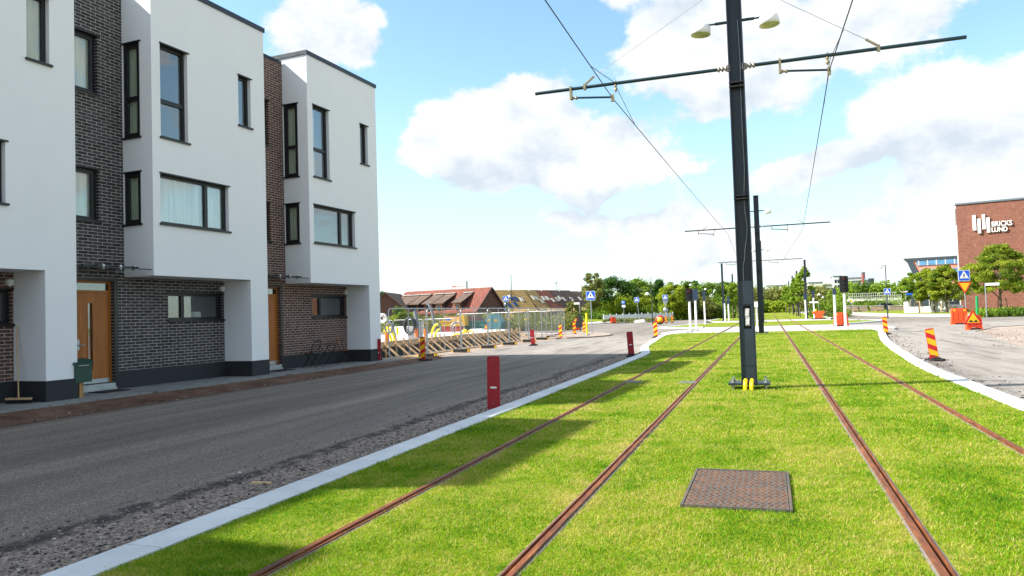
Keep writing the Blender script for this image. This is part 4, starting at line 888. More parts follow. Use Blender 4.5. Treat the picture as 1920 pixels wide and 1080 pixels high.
signal('slim white signal post hugging the left side mast',colY(1360,91,0,602),569,561,'back',.16)
signal('white signal post right of the track, tall black lamps facing us',gnd(1586,616.5,0),549,518,'front',.50,1,4)
signal('white signal post with a slim dark head left of the orange barrier',gnd(1567,612.5,0),553,541,'back',.2)
signal('small signal by the right side mast, black head seen from behind',colY(1513-1.5,94,0,597),562,551,'back',.42)
signal('far white signal post beside the orange drum',colY(1527,92,0,597),558,544,'side')
b=colY(1419,62,0); t=thing('track_cabinet','small white box on a slim white post by the second mast','cabinet',b); H=hof(b,566); MB().cyl((0,0,0),.06,H-.4,10).build('post',WHITE,t); MB().box(-.22,.22,-.12,.12,H-.42,H).build('box',WHITE,t)
# ---------------------------------------------------------------- building site behind the mesh fence
WIREM=paint('mesh_wire','#747b80',.5,.2,.1)
def fence_panel(label,a,b,H=2.0,group='mesh fence panels round the building site',feet=True):
    a=Vector(a);b=Vector(b); L=(b-a).length; t=thing('mesh_fence_panel',label,'fence panel',a,math.atan2((b-a).y,(b-a).x),group)
    mb=MB(); e=.04; r=.021; c=.16; z0=.12
    mb.tube([(e,0,z0-.1),(e,0,H-c),(e+c*.3,0,H-c*.3),(e+c,0,H),(L-e-c,0,H),(L-e-c*.3,0,H-c*.3),(L-e,0,H-c),(L-e,0,z0-.1)],r,8); mb.tube([(e,0,z0+.06),(L-e,0,z0+.06)],r*.8,6); mb.tube([(L/2,0,z0+.06),(L/2,0,H)],r*.7,6); fr=mb.build('frame',STEEL,t)
    mb=MB(); n=int(L/.1)
    for k in range(1,n): x=e+(L-2*e)*k/n; mb.bar((x,0,z0+.06),(x,0,H-.02),.0036)
    for k in range(1,12): z=z0+.06+(H-z0-.06)*k/12; mb.bar((e,0,z),(L-e,0,z),.0036)
    mb.build('wire_mesh',WIREM,fr)
    if feet:
        f=MB().box(-.12,.12,-.36,.36,-.0,.13).build('foot',RUBBER,t); mb=MB(); mb.box(-.121,.121,-.40,-.361,.0,.12); mb.cut(); mb.box(-.121,.121,.361,.40,0,.12); mb.each('foot_end',YEL,f)
        mb=MB(); mb.box(-.05,.11,-.035,.035,1.35,1.41); mb.build('coupler',YEL,t)
    return t
ORD=['first','second','third','fourth','fifth','sixth','seventh','eighth','ninth','tenth']
zf=-.1; xs=[(-13.35,24.55),(-13.45,28.05),(-13.4,31.5),(-13.4,35),(-13.5,38.5),(-13.5,42),(-13.75,45.5),(-14.1,49),(-14.55,52.4),(-15.0,55.8)]
fence_panel('mesh fence panel half hidden by the corner of the end house',(-17.0,24.0,zf),(-13.55,24.35,zf))
for i in range(9): fence_panel(ORD[i]+' mesh fence panel along the road, counted from the white end house',(*xs[i],zf),(*xs[i+1],zf))
back=[(-15.0,55.8),(-18.4,56.6),(-21.8,57.4),(-25.2,58.2),(-28.6,59),(-32,59.8),(-35.4,60.6),(-38.8,61.4)]
for i in range(7): fence_panel(ORD[i]+' mesh fence panel along the back of the site, counted from the yellow post',(*back[i],zf-.45 if i>2 else zf-.1),(*back[i+1],zf-.45 if i>2 else zf-.1),1.95)
# timber formwork with raking braces round the slab
CONC=m_concrete('fresh_concrete','#b9b6b0','#d6d3cd'); DARKW=paint('dark_insulation','#25282b',.8,0,.2,5)
ang=math.atan2(20.5,-.3); t=thing('formwork','raw timber formwork with raking braces along the new foundation','formwork',(-15.1,25.6,-.12),ang-PI/2)
LF=20.6; MB().box(-.2,-.02,0,LF,-.1,.56).build('wall',DARKW,t)
mb=MB(); mb.box(-.0,.05,0,LF,.46,.58); mb.box(-.28,-.22,0,LF,.55,.68); mb.build('rail',TIMBER,t)
mb=MB(); mb.box(.2,.75,0,LF,-.02,.05); mb.build('sole_plate',TIMBER,t)
p0=MB().box(.052,.12,-.025,.025,-.02,.78).build('upright',TIMBER,t); q0=MB().bar((.14,0,.5),(.78,0,.02),.04,.07).build('brace',TIMBER,t)
for k in range(27):
    y=.4+k*.76+.12*math.sin(k*2.3)
    for src in (p0,q0):
        o=src if k==0 else src.copy()
        if k: col.objects.link(o); o.parent=t
        o.location=(0,y,0); o.rotation_euler=(0,0,.06*math.sin(k*5.1)); o.scale=(1,1,.85+.25*abs(math.sin(k*3.7)))
sl=[(-15.4,26.5),(-15.7,45.8),(-26,46.5),(-27,27)]; mb=MB(); n=4; mb.add([(x,y,.42) for x,y in sl]+[(x,y,-.12) for x,y in sl],[(0,1,2,3),(3,2,6,7),(2,1,5,6),(1,0,4,5),(0,3,7,4)]); o=mb.build('foundation_slab',CONC); tag(o,'pale concrete foundation slab behind the timber formwork','slab')
t=thing('formwork','low timber edging across the slab near the white house','formwork',(-16,28.5,.42),R(86))
mb=MB(); 
for k in range(3): mb.box(-.03+k*.0,.03,0,7,.02+k*.12,.12+k*.12)
mb.build('board',TIMBER,t); mb=MB()
for k in range(6): mb.box(.032,.1,.4+k*1.2,.48+k*1.2,0,.55)
mb.build('upright',TIMBER,t)
# boards lying by the fence
for i,(x,y,rz,L) in enumerate(((-13.9,26.4,.35,1.6),(-13.8,28.2,.1,1.9))): tag(MB().box(-L/2,L/2,-.09,.09,0,.045).build('timber_board',PALEWOOD),('pale timber board lying at the foot of the first fence panel','pale timber board lying beside the striped board')[i],'board','loose boards'); bpy.context.scene.collection.objects[-1]; o=[q for q in col.objects if q.name.startswith('timber_board')][-1]; o.location=(x,y,-.09); o.rotation_euler=(0,0,rz)
# pipes, conduits and cable coils sticking out of the slab
def pipe(label,px,pyb,pyt,Y,mat,r=.05,bend=0.,cat='pipe',bend2=0):
    b=atY(px,pyb,Y); z1=atY(px,pyt,Y).z; b.z=max(b.z,.05); pts=[]
    for k in range(9):
        u=k/8; pts.append((bend*(1-math.cos(u*PI/2)),bend2*u*u,(z1-b.z)*math.sin(u*PI/2) if bend else (z1-b.z)*u))
    o=MB().tube(pts,r,10).build('pipe',mat); o.location=b; return tag(o,label,cat,'pipes standing in the building site')
YPIPE=paint('pipe_yellow','#f3d511',.35,0,.06); OPIPE=paint('pipe_orange','#d9702a',.4); GPIPE=paint('pipe_grey','#6f767c',.45)
for px,b_,t_,Y,m_,r,bd,lb in ((740,640,614,33,YPIPE,.07,-.5,'thick yellow pipe bending left beside the end house, lower of the pair'),(734,642,620,33,YPIPE,.06,-.4,'thin yellow pipe bending left nearest the end house'),(745.5,628,613.5,35,YPIPE,.06,0,'short straight yellow pipe behind the bent ones'),
  (809,637,608,36,YPIPE,.06,.4,'yellow pipe arching right, left of the pair in front of the yellow skip'),(815,637,618,36,YPIPE,.05,.3,'yellow pipe arching right, lower of the pair in front of the yellow skip'),
  (781,632,616,35,OPIPE,.09,0,'orange pipe stub next to the grey pipe bundle'),(798,636,617,36,OPIPE,.09,0,'orange pipe stub right of the striped board'),(725,642,624,32,OPIPE,.09,0,'orange pipe stub nearest the end house'),
  (817,640,568,37,GPIPE,.07,-.5,'tall grey pipe leaning left against the roof behind'),(783,634,583,37,GPIPE,.12,-.15,'thick grey pipe bundle topped with white plastic'),(789,632,602,38,GPIPE,.05,0,'thin grey pipe right of the bundle'),(792,632,604,38,STEEL,.05,0,'pale grey pipe right of the bundle'),(743,646,600,32,GPIPE,.035,-.5,'thin dark conduit curving by the first fence panel'),(827,630,611,42,GPIPE,.05,0,'short grey post left of the yellow skip')): pipe(lb,px,b_,t_,Y,m_,r,bd)
def coil(label,px,py,Y,Rr,mat,r=.02,n=6,sx=.8):
    c=atY(px,py,Y); mb=MB()
    for k in range(n): mb.torus((random.uniform(-.05,.05),random.uniform(-.09,.09),random.uniform(-.05,.05)),Rr*random.uniform(.8,1.05),r,22,6,0,Matrix.Rotation(random.uniform(-.3,.3),3,'Z'),sx)
    o=mb.build('cable_coil',mat); o.location=c; return tag(o,label,'cable coil','cable coils on the building site')
BL2=paint('black_hose','#2a2f33',.5); coil('large coil of dark cable hanging behind the first fence panel',768,610,33,.42,BL2,.022,8); coil('small coil of grey cable beside the end house corner',730.5,617,30,.24,GPIPE,.016,5,.8); coil('loop of pale hose in front of the yellow skip',859,615,40,.36,STEEL,.022,4,1.1)
coil('white coil of pipe partly hidden by the end house corner',717,597,31,.2,WHITE,.02,4)
o=MB().box(-.6,.6,-.4,.4,0,.8).build('insulation_stack',WHITE); 
bmm=MB(); 
for k in range(4): bmm.box(-.7+.04*k,.7-.05*k,-.5,.5,k*.17,k*.17+.16)
o.data=bmm.build('tmp_stack',WHITE).data; bpy.data.objects.remove(bpy.data.objects['tmp_stack']); o.location=atY(752,622,36); o.location.z=.42; tag(o,'white stack of insulation sheets behind the yellow pipes','stack')
for i,(px,Y,w,d,h,lb) in enumerate(((840,41,2.2,.8,.2,'low white sheet stack lying before the yellow skip'),(915,44,2.6,.8,.22,'low white sheet stack lying before the green container'),(895,44,.9,.6,.3,'small white block pile left of the green container stack'))):
    b=colY(px,Y,.42); mb=MB(); mb.box(-w/2,w/2,-d/2,d/2,0,h*.45); mb.box(-w/2+.05,w/2-.1,-d/2+.05,d/2,h*.5,h); o=mb.build('sheet_stack',WHITE); o.location=b; tag(o,lb,'stack')
b=colY(862,39,.42); o=MB(); o.lathe([(0,0),(.1,.02),(.14,.12),(.1,.22),(0,.24)],14,0,(.3,0,.16)); o.tube([(-.5,0,.0),(-.3,.1,.12),(0,0,.14),(.25,.1,.22)],.05,8); o.tube([(.35,0,.2),(.55,.1,.3),(.8,0,.12)],.055,8); o=o.build('yellow_hose_pile',YPIPE); o.location=b; tag(o,'heap of yellow hose in front of the yellow skip','hose')
# skips
SKY_=paint('skip_yellow','#e3b116',.5,0,.12,2); SKR=paint('skip_red','#b93a22',.5,0,.12,2); SKG=paint('skip_green','#1f7266',.45,0,.12,2); SKG2=paint('skip_teal','#3d7f86',.45,0,.12,2)
b=colY(850,66,-.1,625); t=thing('skip','open yellow skip with a red base, full of waste wood','skip',b,R(10)); zt=hof(b,601); z2=hof(b,592.5)
mb=MB(); L=2.3; mb.prism([(-L/2+.3,.75),(L/2-.3,.75),(L/2-.05,zt),(-L/2,zt)],1.6,(0,-.8,0),X_,Z_); mb.prism([(L/2-.35,.75),(L/2+.25,.75),(L/2+.1,z2+.1),(L/2-.35,z2+.1)],1.7,(0,-.85,0),X_,Z_); mb.box(-L/2-.03,L/2,-.85,-.75,zt-.12,zt); mb.build('tub',SKY_,t)
MB().prism([(-L/2+.35,0),(L/2-.1,0),(L/2-.1,.75),(-L/2+.2,.75)],1.5,(0,-.75,0),X_,Z_).build('base',SKR,t)
mb=MB(); mb.prism([(-L/2,zt-.02),(L/2-.4,zt-.02),(L/2-.45,z2),(L/2-.9,z2-.1),(-L/2+.5,z2-.05),(-L/2+.1,z2)],.15,(0,.75,0),X_,Z_); mb.build('backboard',TIMBER,t)
o=MB(); o.prism([(0,0),(.7,-.1),(.55,.18),(.1,.36)],.05); o=o.build('tarpaulin',BLUE); o.location=(b.x-.75,b.y-.1,b.z+zt-.05); tag(o,'scrap of blue tarpaulin lying in the yellow skip','tarpaulin')
b=colY(905,68,-.1,623); t=thing('skip','green covered waste container with a teal sloped hood','container',b,R(4)); zt=hof(b,590)-.02; zm=hof(b,602)
mb=MB(); mb.prism([(-1.75,.1),(.5,.1),(.5,zm),(-1.95,zm)],1.7,(0,-.85,0),X_,Z_); mb.box(-2.0,.52,-.9,-.82,zm-.1,zm+.02); mb.build('tub',SKG,t)
mb=MB(); mb.prism([(.5,0),(2.0,0),(2.15,zm*.9),(1.55,zt),(.9,zt),(.5,zm+.1)],1.7,(0,-.8,0),X_,Z_); mb.box(1.2,1.24,-.82,-.8,.1,zt-.1); h_=mb.build('hood',SKG2,t); MB().box(1.45,1.75,-.812,-.805,zt-.75,zt-.45).build('label_plate',paint('label_gold','#b58b3a',.5),h_)
mb=MB(); mb.prism([(-1.9,zm+.02),(.1,zm+.02),(-.5,zt-.12),(-1.5,zt-.05)],1.4,(0,-.6,0),X_,Z_); mb.build('flap',paint('rust_brown_flap','#5a3a30',.7),t)
# striped and red boards standing on the far side of the site
for px,Y,py,pt,stp,lb in ((911,66,624,616,True,'small striped board low in front of the green container'),(940,70,620,609,True,'red board with a lamp right of the green container'),(956,72,619,609,False,'plain red board below the dark-backed crossing sign'),(978,74,617,606,True,'striped board leaning beyond the fence, left of the leaning red one'),(1042,72,617,603,False,'pinkish red board beyond the fence behind its seventh panel'),(1003+80,110,603,594,True,'striped board at the far end of the left pavement')):
    b=colY(px,Y,-.08,py)
    board(lb,b,R(-5),(0,R(3 if stp else 0)),stp,-1,h=max(.7,hof(b,pt)-.05))
for px,lb in ((1084.5,'x'),): pass
b=colY(1249,91,.0,603); board('small striped board at the foot of the sign with round back',b,0,(0,0),True,1,h=.8); b=colY(1260,93,.0,602); board('small striped board right of the sign with round back',b,R(5),(0,R(2)),True,1,h=.9)
# ---------------------------------------------------------------- buildings farther away
def m_tiles(name,c1,c2,axis='x'):
    t=NT(name); v=t.coord(); x,y,z=t.sep(v)[:3]
    cb=t.n('ShaderNodeCombineXYZ'); t.l(x,cb.inputs[0]); t.l(z,cb.inputs[1]); b=t.n('ShaderNodeTexBrick'); t.l(cb.outputs[0],b.inputs['Vector'])
    b.inputs['Scale'].default_value=1; b.inputs['Brick Width'].default_value=.35; b.inputs['Row Height'].default_value=.26; b.inputs['Mortar Size'].default_value=.025
    b.inputs['Color1'].default_value=hx(c1); b.inputs['Color2'].default_value=hx(c2); b.inputs['Mortar'].default_value=tuple(q*.5 for q in hx(c1)[:3])+(1,)
    n=t.noise(v,.8,5,.6); c=t.mix(.5,b.outputs['Color'],t.ramp(n,[(.3,(.65,.63,.6)),(.7,(1.25,1.22,1.2))]),'MULTIPLY'); t.bump(b.outputs['Fac'],.5,.03); return t.fin(c,.8)
TILE_RED=m_tiles('red_roof_tiles','#70392b','#894a38'); TILE_TAN=m_tiles('tan_roof_tiles','#9a7c48','#ab8d57'); TILE_RUST=m_tiles('rust_roof_tiles','#7c4434','#8d5542'); TILE_DARK=m_tiles('dark_roof_tiles','#57433a','#6a5347'); TILE_DUN=m_tiles('dun_roof_tiles','#5d4a3e','#6d594b')
GABLE=m_brick('gable_brick','#4d3226','#5f4032','#6d574a','y'); FBRICK=m_brick('house_brick','#8a5538','#a06a4a','#b09a88','x'); OFFW=paint('off_white_trim','#d8d6d0',.5); DGLASS=paint('dark_glass','#1c2a33',.12,0,.3,1,0,.8); BARGE=paint('barge_board','#3a2b24',.7)
def gabled(label,o,rz,L,W,ze,zr,tile,wallm,gablem,name='gabled_house',over=.35,cat='house',windows=0,group=None):
    """local: ridge along x, right gable at x=0, front eave at -y"""
    t=thing(name,label,cat,o,rz,group); h=W/2
    mb=MB(); mb.box(-L,-.02,-h+.05,h-.05,0,ze); mb.build('wall',wallm,t)
    mb=MB(); mb.prism([(-h,0),(h,0),(h,ze),(0,zr-.12),(-h,ze)],.25,(0,0,0),Y_,Z_); mb.build('gable',gablem,t); mb=MB(); mb.prism([(-h,0),(h,0),(h,ze),(0,zr-.12),(-h,ze)],.25,(-L+.25,0,0),Y_,Z_); mb.build('gable',gablem,t)
    mb=MB(); k=(zr-ze)/h; e=over
    for s in (-1,1):
        a=Vector((.25,0,zr)); b=Vector((.25,s*(h+e),ze-e*k)); c=Vector((-L-.25,s*(h+e),ze-e*k)); d=Vector((-L-.25,0,zr)); n=Vector((0,0,-.14))
        mb.quad(a,b,c,d) if s>0 else mb.quad(d,c,b,a); mb.quad(a+n,d+n,c+n,b+n); mb.quad(b,b+n,c+n,c); mb.quad(a,a+n,b+n,b); mb.quad(d,c,c+n,d+n)
    r=mb.build('roof',tile,t)
    return t,r,k
# red tiled house with dormers
b=colY(921,92,-.1); zr=hof(b,538.5); ze=2.55; W=6.6
t,r,k=gabled('red tiled house with a row of dormers and a brown brick gable end',b,R(-13.5),14.4,W,ze,zr,TILE_RED,FBRICK,GABLE)
mb=MB()
for s in (-1,1): mb.bar((.27,0,zr-.08),(.27,s*(W/2+.35),ze-.35*k-.08),.06,.2); mb.cut()
mb.each('barge_board',BARGE,r)
for (x,w,wn) in ((-2.9,1.1,1),(-6.0,1.5,1),(-7.7,1.5,1),(-10.2,1.5,1),(-12.6,2.9,2)):
    yf=-W/2-.1; zt=ze+1.05; yb=-.75; zb=zr-.75*k+.06
    mb=MB(); mb.add([(x-w/2,yf,ze-.45),(x+w/2,yf,ze-.45),(x+w/2,yf,zt),(x-w/2,yf,zt),(x-w/2,yb,zb-.1),(x+w/2,yb,zb-.1),(x-w/2,yb,zr-1.9),(x+w/2,yb,zr-1.9)],[(0,1,2,3),(1,7,5,2),(4,6,0,3)]); d=mb.build('dormer',BARGE,r)
    mb=MB(); mb.add([(x-w/2-.25,yf-.35,zt-.05),(x+w/2+.25,yf-.35,zt-.05),(x+w/2+.25,yb,zb+.02),(x-w/2-.25,yb,zb+.02)]+[(x-w/2-.25,yf-.35,zt-.17),(x+w/2+.25,yf-.35,zt-.17),(x+w/2+.25,yb,zb-.1),(x-w/2-.25,yb,zb-.1)],[(0,1,2,3),(0,4,5,1),(1,5,6,2),(3,7,4,0)]); mb.build('dormer_roof',TILE_DUN,d)
    mb=MB(); mb.box(x-w/2-.2,x+w/2+.2,yb-.35,yb+.1,zb-.0,zb+.07); mb.build('flashing',OFFW,d)
    for q in range(wn):
        ww=w/wn*.7; xc=x-w/2+w*(q+.5)/wn; wf=MB().box(xc-ww/2,xc+ww/2,yf-.06,yf-.003,ze-.25,zt-.2).build('window',FBRICK if wn==2 else OAK,d); MB().box(xc-ww/2+.12,xc+ww/2-.12,yf-.075,yf-.061,ze-.1,zt-.28).build('pane',DGLASS,wf)
b2=colY(757,104,-.1); gabled('lower red tiled roof left of the dormered house',b2,R(-13.5),9,6,2.2,hof(b2,554),TILE_RED,FBRICK,GABLE)
b3=colY(724,88,-.1); t,r,k=gabled('brown house with a blunt gable facing the site, left of the red roofs',b3,R(-75),9,6.2,2.7,hof(b3,548),TILE_DUN,GABLE,GABLE)
# terrace of five houses with tan, rust and dark roofs
def rowhouse(px0,px1,Y0,Y1,py0,py1,tile,label,sky):
    a=colY(px0,Y0,-.1); c=colY(px1,Y1,-.1); L=(c-a).length; t,r,k=gabled(label,c,math.atan2((c-a).y,(c-a).x),L-.04,7.4,2.5,hof(c,py1),tile,FBRICK,GABLE,'terrace_house',.3,'house',0,'terrace of houses with plain roofs')
    h=3.7; zr=hof(c,py1); dirv=Vector((0,-h,2.5-zr)).normalized(); nrm=Vector((0,dirv.z,-dirv.y)); 
    for (u,v,m) in sky:
        p=Vector((-L*(1-u),-h*v,zr-(zr-2.5)*v)); x=Vector((.33,0,0)); y=dirv*.5; n_=Vector((0,-(zr-2.5),h)).normalized(); n_=n_ if n_.z>0 else -n_
        mb=MB(); q=[p-x-y+n_*.1,p+x-y+n_*.1,p+x+y+n_*.1,p-x+y+n_*.1]; q2=[z-n_*.2 for z in q]
        mb.add(q+q2,[(0,1,2,3),(3,2,1,0),(0,4,5,1),(1,5,6,2),(2,6,7,3),(3,7,4,0)]); mb.build('skylight',m,r)
    mb=MB(); mb.box(-L+.3,-.3,-h-1.6,-h+.2,0,2.0); mb.build('porch',FBRICK,t); mb=MB(); mb.prism([(-h-2.0,1.95),(-h+.1,2.45),(-h+.1,2.6),(-h-2.0,2.1)],L-.3,(-.15,0,0),Y_,Z_); mb.build('porch_roof',TILE_TAN,t)
    mb=MB(); mb.cyl((-L*.5,-.3,zr-.2),.1,.5,8); mb.build('flue',OFFW,r)
SKB=paint('skylight_glass','#3f5f8c',.2,0,.1)
S1_=[(.16,.5,SKB),(.42,.42,SKB),(.56,.46,SKB),(.42,.72,SKB),(.75,.5,OFFW),(.2,.8,SKB)]
rowhouse(926,981,118,123,543.4,543.6,TILE_TAN,'terrace house with a tan roof and blue skylights, nearest the dormered house',S1_)
rowhouse(981,1002,123.1,126,543.6,543.7,TILE_TAN,'narrow tan roofed terrace house with white skylights',[(.35,.42,OFFW),(.6,.45,OFFW),(.85,.6,OFFW)])
rowhouse(1002,1027,126.1,129.5,543.8,544,TILE_RUST,'terrace house with a rust red roof',[(.2,.45,OFFW),(.5,.45,OFFW),(.8,.55,OFFW)])
rowhouse(1027,1068,129.6,136,544,544.5,TILE_DARK,'terrace house with a dark brown roof behind the street lamp',[(.1,.5,OFFW),(.25,.42,OFFW),(.4,.5,OFFW),(.75,.5,OFFW)])
rowhouse(1068,1102,136.1,142,546,546.4,TILE_DUN,'dark roofed terrace house ending at the tall thin tree',[(.2,.45,OFFW),(.5,.5,OFFW)])
# brick office block with its sign
BB=m_brick('office_brick','#6d3626','#945340','#9a7d6e','x',True)
def planept(px,py,O,U):
    N=Vector((0,0,1)).cross(U); d=ray(px,py); k=(O-CAM).dot(N)/d.dot(N); p=CAM+d*k; return (p-O).dot(U),p.z
UB=Vector((math.cos(R(-13)),math.sin(R(-13)),0)); OB=colY(1803,115,-.1); H=hof(OB,384.5); LB=34
t=thing('brick_building','big red brick block with a white bar logo and two-line sign high on its wall','building',OB,R(-13))
mb=MB(); mb.box(0,LB,0,22,0,H); mb.build('wall',BB,t)
mb=MB(); mb.box(-.12,LB,-.12,22,H,H+.22); mb.build('coping',SIGNGREY,t)
mb=MB(); mb.box(-.14,-.004,.2,.45,0,H-.1); mb.box(-.22,-.145,.1,.55,H-2.6,H-.4); mb.build('downpipe',OFFW,t)
def up(px,py): u,z=planept(px,py,OB,UB); return u,z-OB.z
mb=MB()
for x0,x1,y0,y1 in ((1822.6,1829.3,404,432.5),(1832.2,1838.2,410.5,438),(1840.6,1846.6,402.5,430.3),(1849,1855.3,408.5,436.4)):
    (u0,z1),(u1,_)=up(x0,y0),up(x1,y0); z0=up(x0,y1)[1]; mb.box(u0,u1,-.22,-.01,z0,z1); mb.cut()
mb.each('logo_bar',WHITE,t)
def text(s,px,py0,py1,px1):
    cu=bpy.data.curves.new('sign_text','FONT'); cu.body=s; cu.size=1; cu.extrude=.08; cu.offset=.022; o=bpy.data.objects.new('tmp',cu); col.objects.link(o); bpy.context.view_layer.update()
    me=bpy.data.meshes.new_from_object(o.evaluated_get(bpy.context.evaluated_depsgraph_get())); bpy.data.objects.remove(o)
    u0,z1=up(px,py0); z0=up(px,py1)[1]; u1=up(px1,py0)[0]; n=len(me.vertices); co=np.empty(n*3,np.float32); me.vertices.foreach_get('co',co); co=co.reshape(-1,3)
    lo=co.min(0);hi=co.max(0); out=np.c_[u0+(co[:,0]-lo[0])/(hi[0]-lo[0])*(u1-u0),-.12-co[:,2],z0+(co[:,1]-lo[1])/(hi[1]-lo[1])*(z1-z0)]
    me.vertices.foreach_set('co',out.astype(np.float32).ravel()); me.update(); me.materials.clear(); me.materials.append(WHITE); o=bpy.data.objects.new('lettering',me); link(o,t); return o
text('BRICKS',1859,415.8,425.2,1897.5); text('LUND',1859,426.8,435.6,1889)
# building with the raking glass end behind it
PINK=paint('pink_render','#c48c78',.8,0,.08); BGL=paint('blue_strip_glass','#4f86ad',.15,0,.25,1.5,0,.8); GREYCL=paint('grey_cladding','#3c4a52',.5,.2,.1)
Oc=colY(1745,135,-.1); t=thing('glazed_building','low office with a raking grey end, blue window strips and pink bands','building',Oc,R(-11)); zt=hof(Oc,482.5); z=[hof(Oc,p) for p in (513,505,497,487.5)]
xe=12; lean=(zt)*.33
def xl(q): return -lean*(q/zt)*1.0
mb=MB(); mb.prism([(xl(0)+1,0),(xe,0),(xe,z[3]),(xl(z[3])+.3,z[3])],9,(0,.12,0),X_,Z_); mb.build('wall',PINK,t)
mb=MB(); mb.prism([(xl(z[3])-.2,z[3]),(xe,z[3]),(xe,zt),(xl(zt)-.6,zt)],9.4,(0,-.1,0),X_,Z_); mb.prism([(xl(0)+.0,0),(xl(0)+1.1,0),(xl(z[3])+.6,z[3]),(xl(z[3])-.25,z[3])],9.3,(0,-.05,0),X_,Z_); mb.build('roof_edge',GREYCL,t)
for za,zb in ((z[2],z[3]-.05),(z[0]-.2,z[1])):
    mb=MB(); mb.box(xl(za)+.9,xe,-.03,.05,za,zb); wd=mb.build('window_band',BGL,t); mb=MB()
    for k in range(9): x=xl(za)+1.2+k*1.25; mb.box(x-.07,x+.07,-.06,-.031,za,zb); mb.cut()
    mb.each('mullion',OFFW,wd)
Od=colY(1693,125,-.1); t=thing('entrance_pavilion','low grey pavilion with a raking end, behind the right hand trees','building',Od,R(-9)); zt=hof(Od,544.5)
mb=MB(); mb.prism([(1.0,0),(10,0),(10,zt-.3),(0.35,zt-.3)],7,(0,0,0),X_,Z_); mb.build('wall',GREYCL,t); MB().prism([(-.4,zt-.3),(10.3,zt-.3),(10.3,zt),(-.3,zt)],7.6,(0,-.3,0),X_,Z_).build('roof_edge',OFFW,t)
mb=MB(); mb.box(3.5,8.5,-.06,-.005,.2,zt-.8); wd=mb.build('window_band',DGLASS,t); mb=MB(); 
for k in range(6): mb.box(3.5+k,3.58+k,-.09,-.061,.2,zt-.8); mb.cut()
mb.each('mullion',OFFW,wd)
# white blocks on the skyline
def block(label,px0,px1,py0,Y,mat,win=None,depth=20,name='office_block'):
    a=colY(px0,Y,0); c=colY(px1,Y,0); t=thing(name,label,'building',a); H=hof(a,py0); L=c.x-a.x; MB().box(0,L,0,depth,0,H).build('wall',mat,t)
    MB().box(-.3,L+.3,-.3,depth,H,H+.5).build('coping',SIGNGREY,t)
    if win:
        r0,r1,nr,nc,st=win; mb=MB(); 
        for i in range(nr):
            for j in range(nc):
                x=L*(j+.5+(st*.5 if i%2 else 0))/(nc+.5); zc=H*(r0+(r1-r0)*(i+.5)/nr); hw=L/nc*.28; hh=H*(r1-r0)/nr*.3; mb.box(x-hw,x+hw,-.15,-.02,zc-hh,zc+hh); mb.cut()
        mb.each('window',DGLASS,t)
    return t
block('white tower block left part of the far skyline, behind the tall signal',1566.5,1581,519,420,WHITE,(.4,.95,3,2,0)); block('long white block with rows of dark windows on the far skyline',1590,1619,522.5,430,WHITE,(.55,.95,4,9,1))
block('low pale block far beyond the right tree row',1519,1545,531,380,OFFW,(.3,.9,2,6,0)); block('low white roof far left of the right tree row',1440,1476,537,420,WHITE,(.4,.9,1,8,0)); block('low grey pale block between the signals on the skyline',1545,1563,535.5,400,OFFW,(.3,.9,2,4,0))
b=colY(1622,425,0); t=thing('chimney','red brown round chimney standing on the far skyline','chimney',b); H=hof(b,513); MB().cyl((0,0,0),.95,H,16,0,.85).build('stack',paint('chimney_red','#8a4a44',.7),t); MB().cyl((0,0,H),.95,.8,16).build('cap',SIGNGREY,t)
b=colY(1633,410,0); t=thing('roof_drum','low dark drum roof right of the far chimney','building',b); H=hof(b,524); MB().cyl((0,0,0),2.2,H,20).build('wall',GREYCL,t); MB().lathe([(2.4,H),(2.3,H+.5),(0,H+.8)],20).build('roof',SIGNGREY,t)
# footbridge, planters, walls, car
a=colY(1592,195,0); c=colY(1692,195,0); t=thing('footbridge','pale footbridge with a railing behind the planters','bridge',a); L=c.x-a.x; z0=hof(a,561.5); z1=hof(a,551)
MB().box(0,L,0,3,z0-.5,z0).build('deck',OFFW,t); mb=MB()
for k in range(26): mb.box(L*k/25-.03,L*k/25+.03,0,.05,z0,z1)
for q in (z1,(z0+z1)/2,z0+.2): mb.box(0,L,0,.05,q-.04,q+.04)
mb.build('railing',OFFW,t); mb=MB()
for x in (1.2,L*.55,L-1): mb.box(x-.3,x+.3,.5,2.5,-.1,z0-.5); mb.cut()
mb.each('pier',OFFW,t); mb=MB(); mb.prism([(L*.62,0),(L*1.0,0),(L*1.0,z0-.6),(L*.70,z0-.6)],3,(0,-.2,0),X_,Z_); mb.build('ramp',OFFW,t)
PLB=m_concrete('planter_brick','#8d7a6c','#a39385')
for i,(x0,x1) in enumerate(((1588,1595.5),(1597.5,1609),(1612,1627),(1633,1658),(1668,1700))):
    p,q=colY(x0,152,.12),colY(x1,152,.12); L=q.x-p.x; h=hof(p,574); t=thing('planter',('short brown planter, leftmost of the row','second brown planter from the left, behind the diamond sign','third brown planter, before the dark shrub','long brown planter left of the lamp with the crossing sign','longest brown planter, right of that lamp')[i],'planter',p,0,'row of planters')
    MB().box(0,L,0,1.2,0,h).build('trough',PLB,t); MB().box(-.05,L+.05,-.05,1.25,h,h+.06).build('rim',OFFW,t)
    if i in (1,3): mb=MB(); mb.box(L*.5-.5,L*.5+.6,-.6,-.15,.42,.48); mb.box(L*.5-.35,L*.5-.28,-.55,-.2,0,.42); mb.box(L*.5+.38,L*.5+.45,-.55,-.2,0,.42); tag(mb.build('bench',PALEWOOD),('small bench before the second planter','small bench before the long planter')[i==3],'bench'); o=[q_ for q_ in col.objects if q_.name.startswith('bench')][-1]; o.location=p
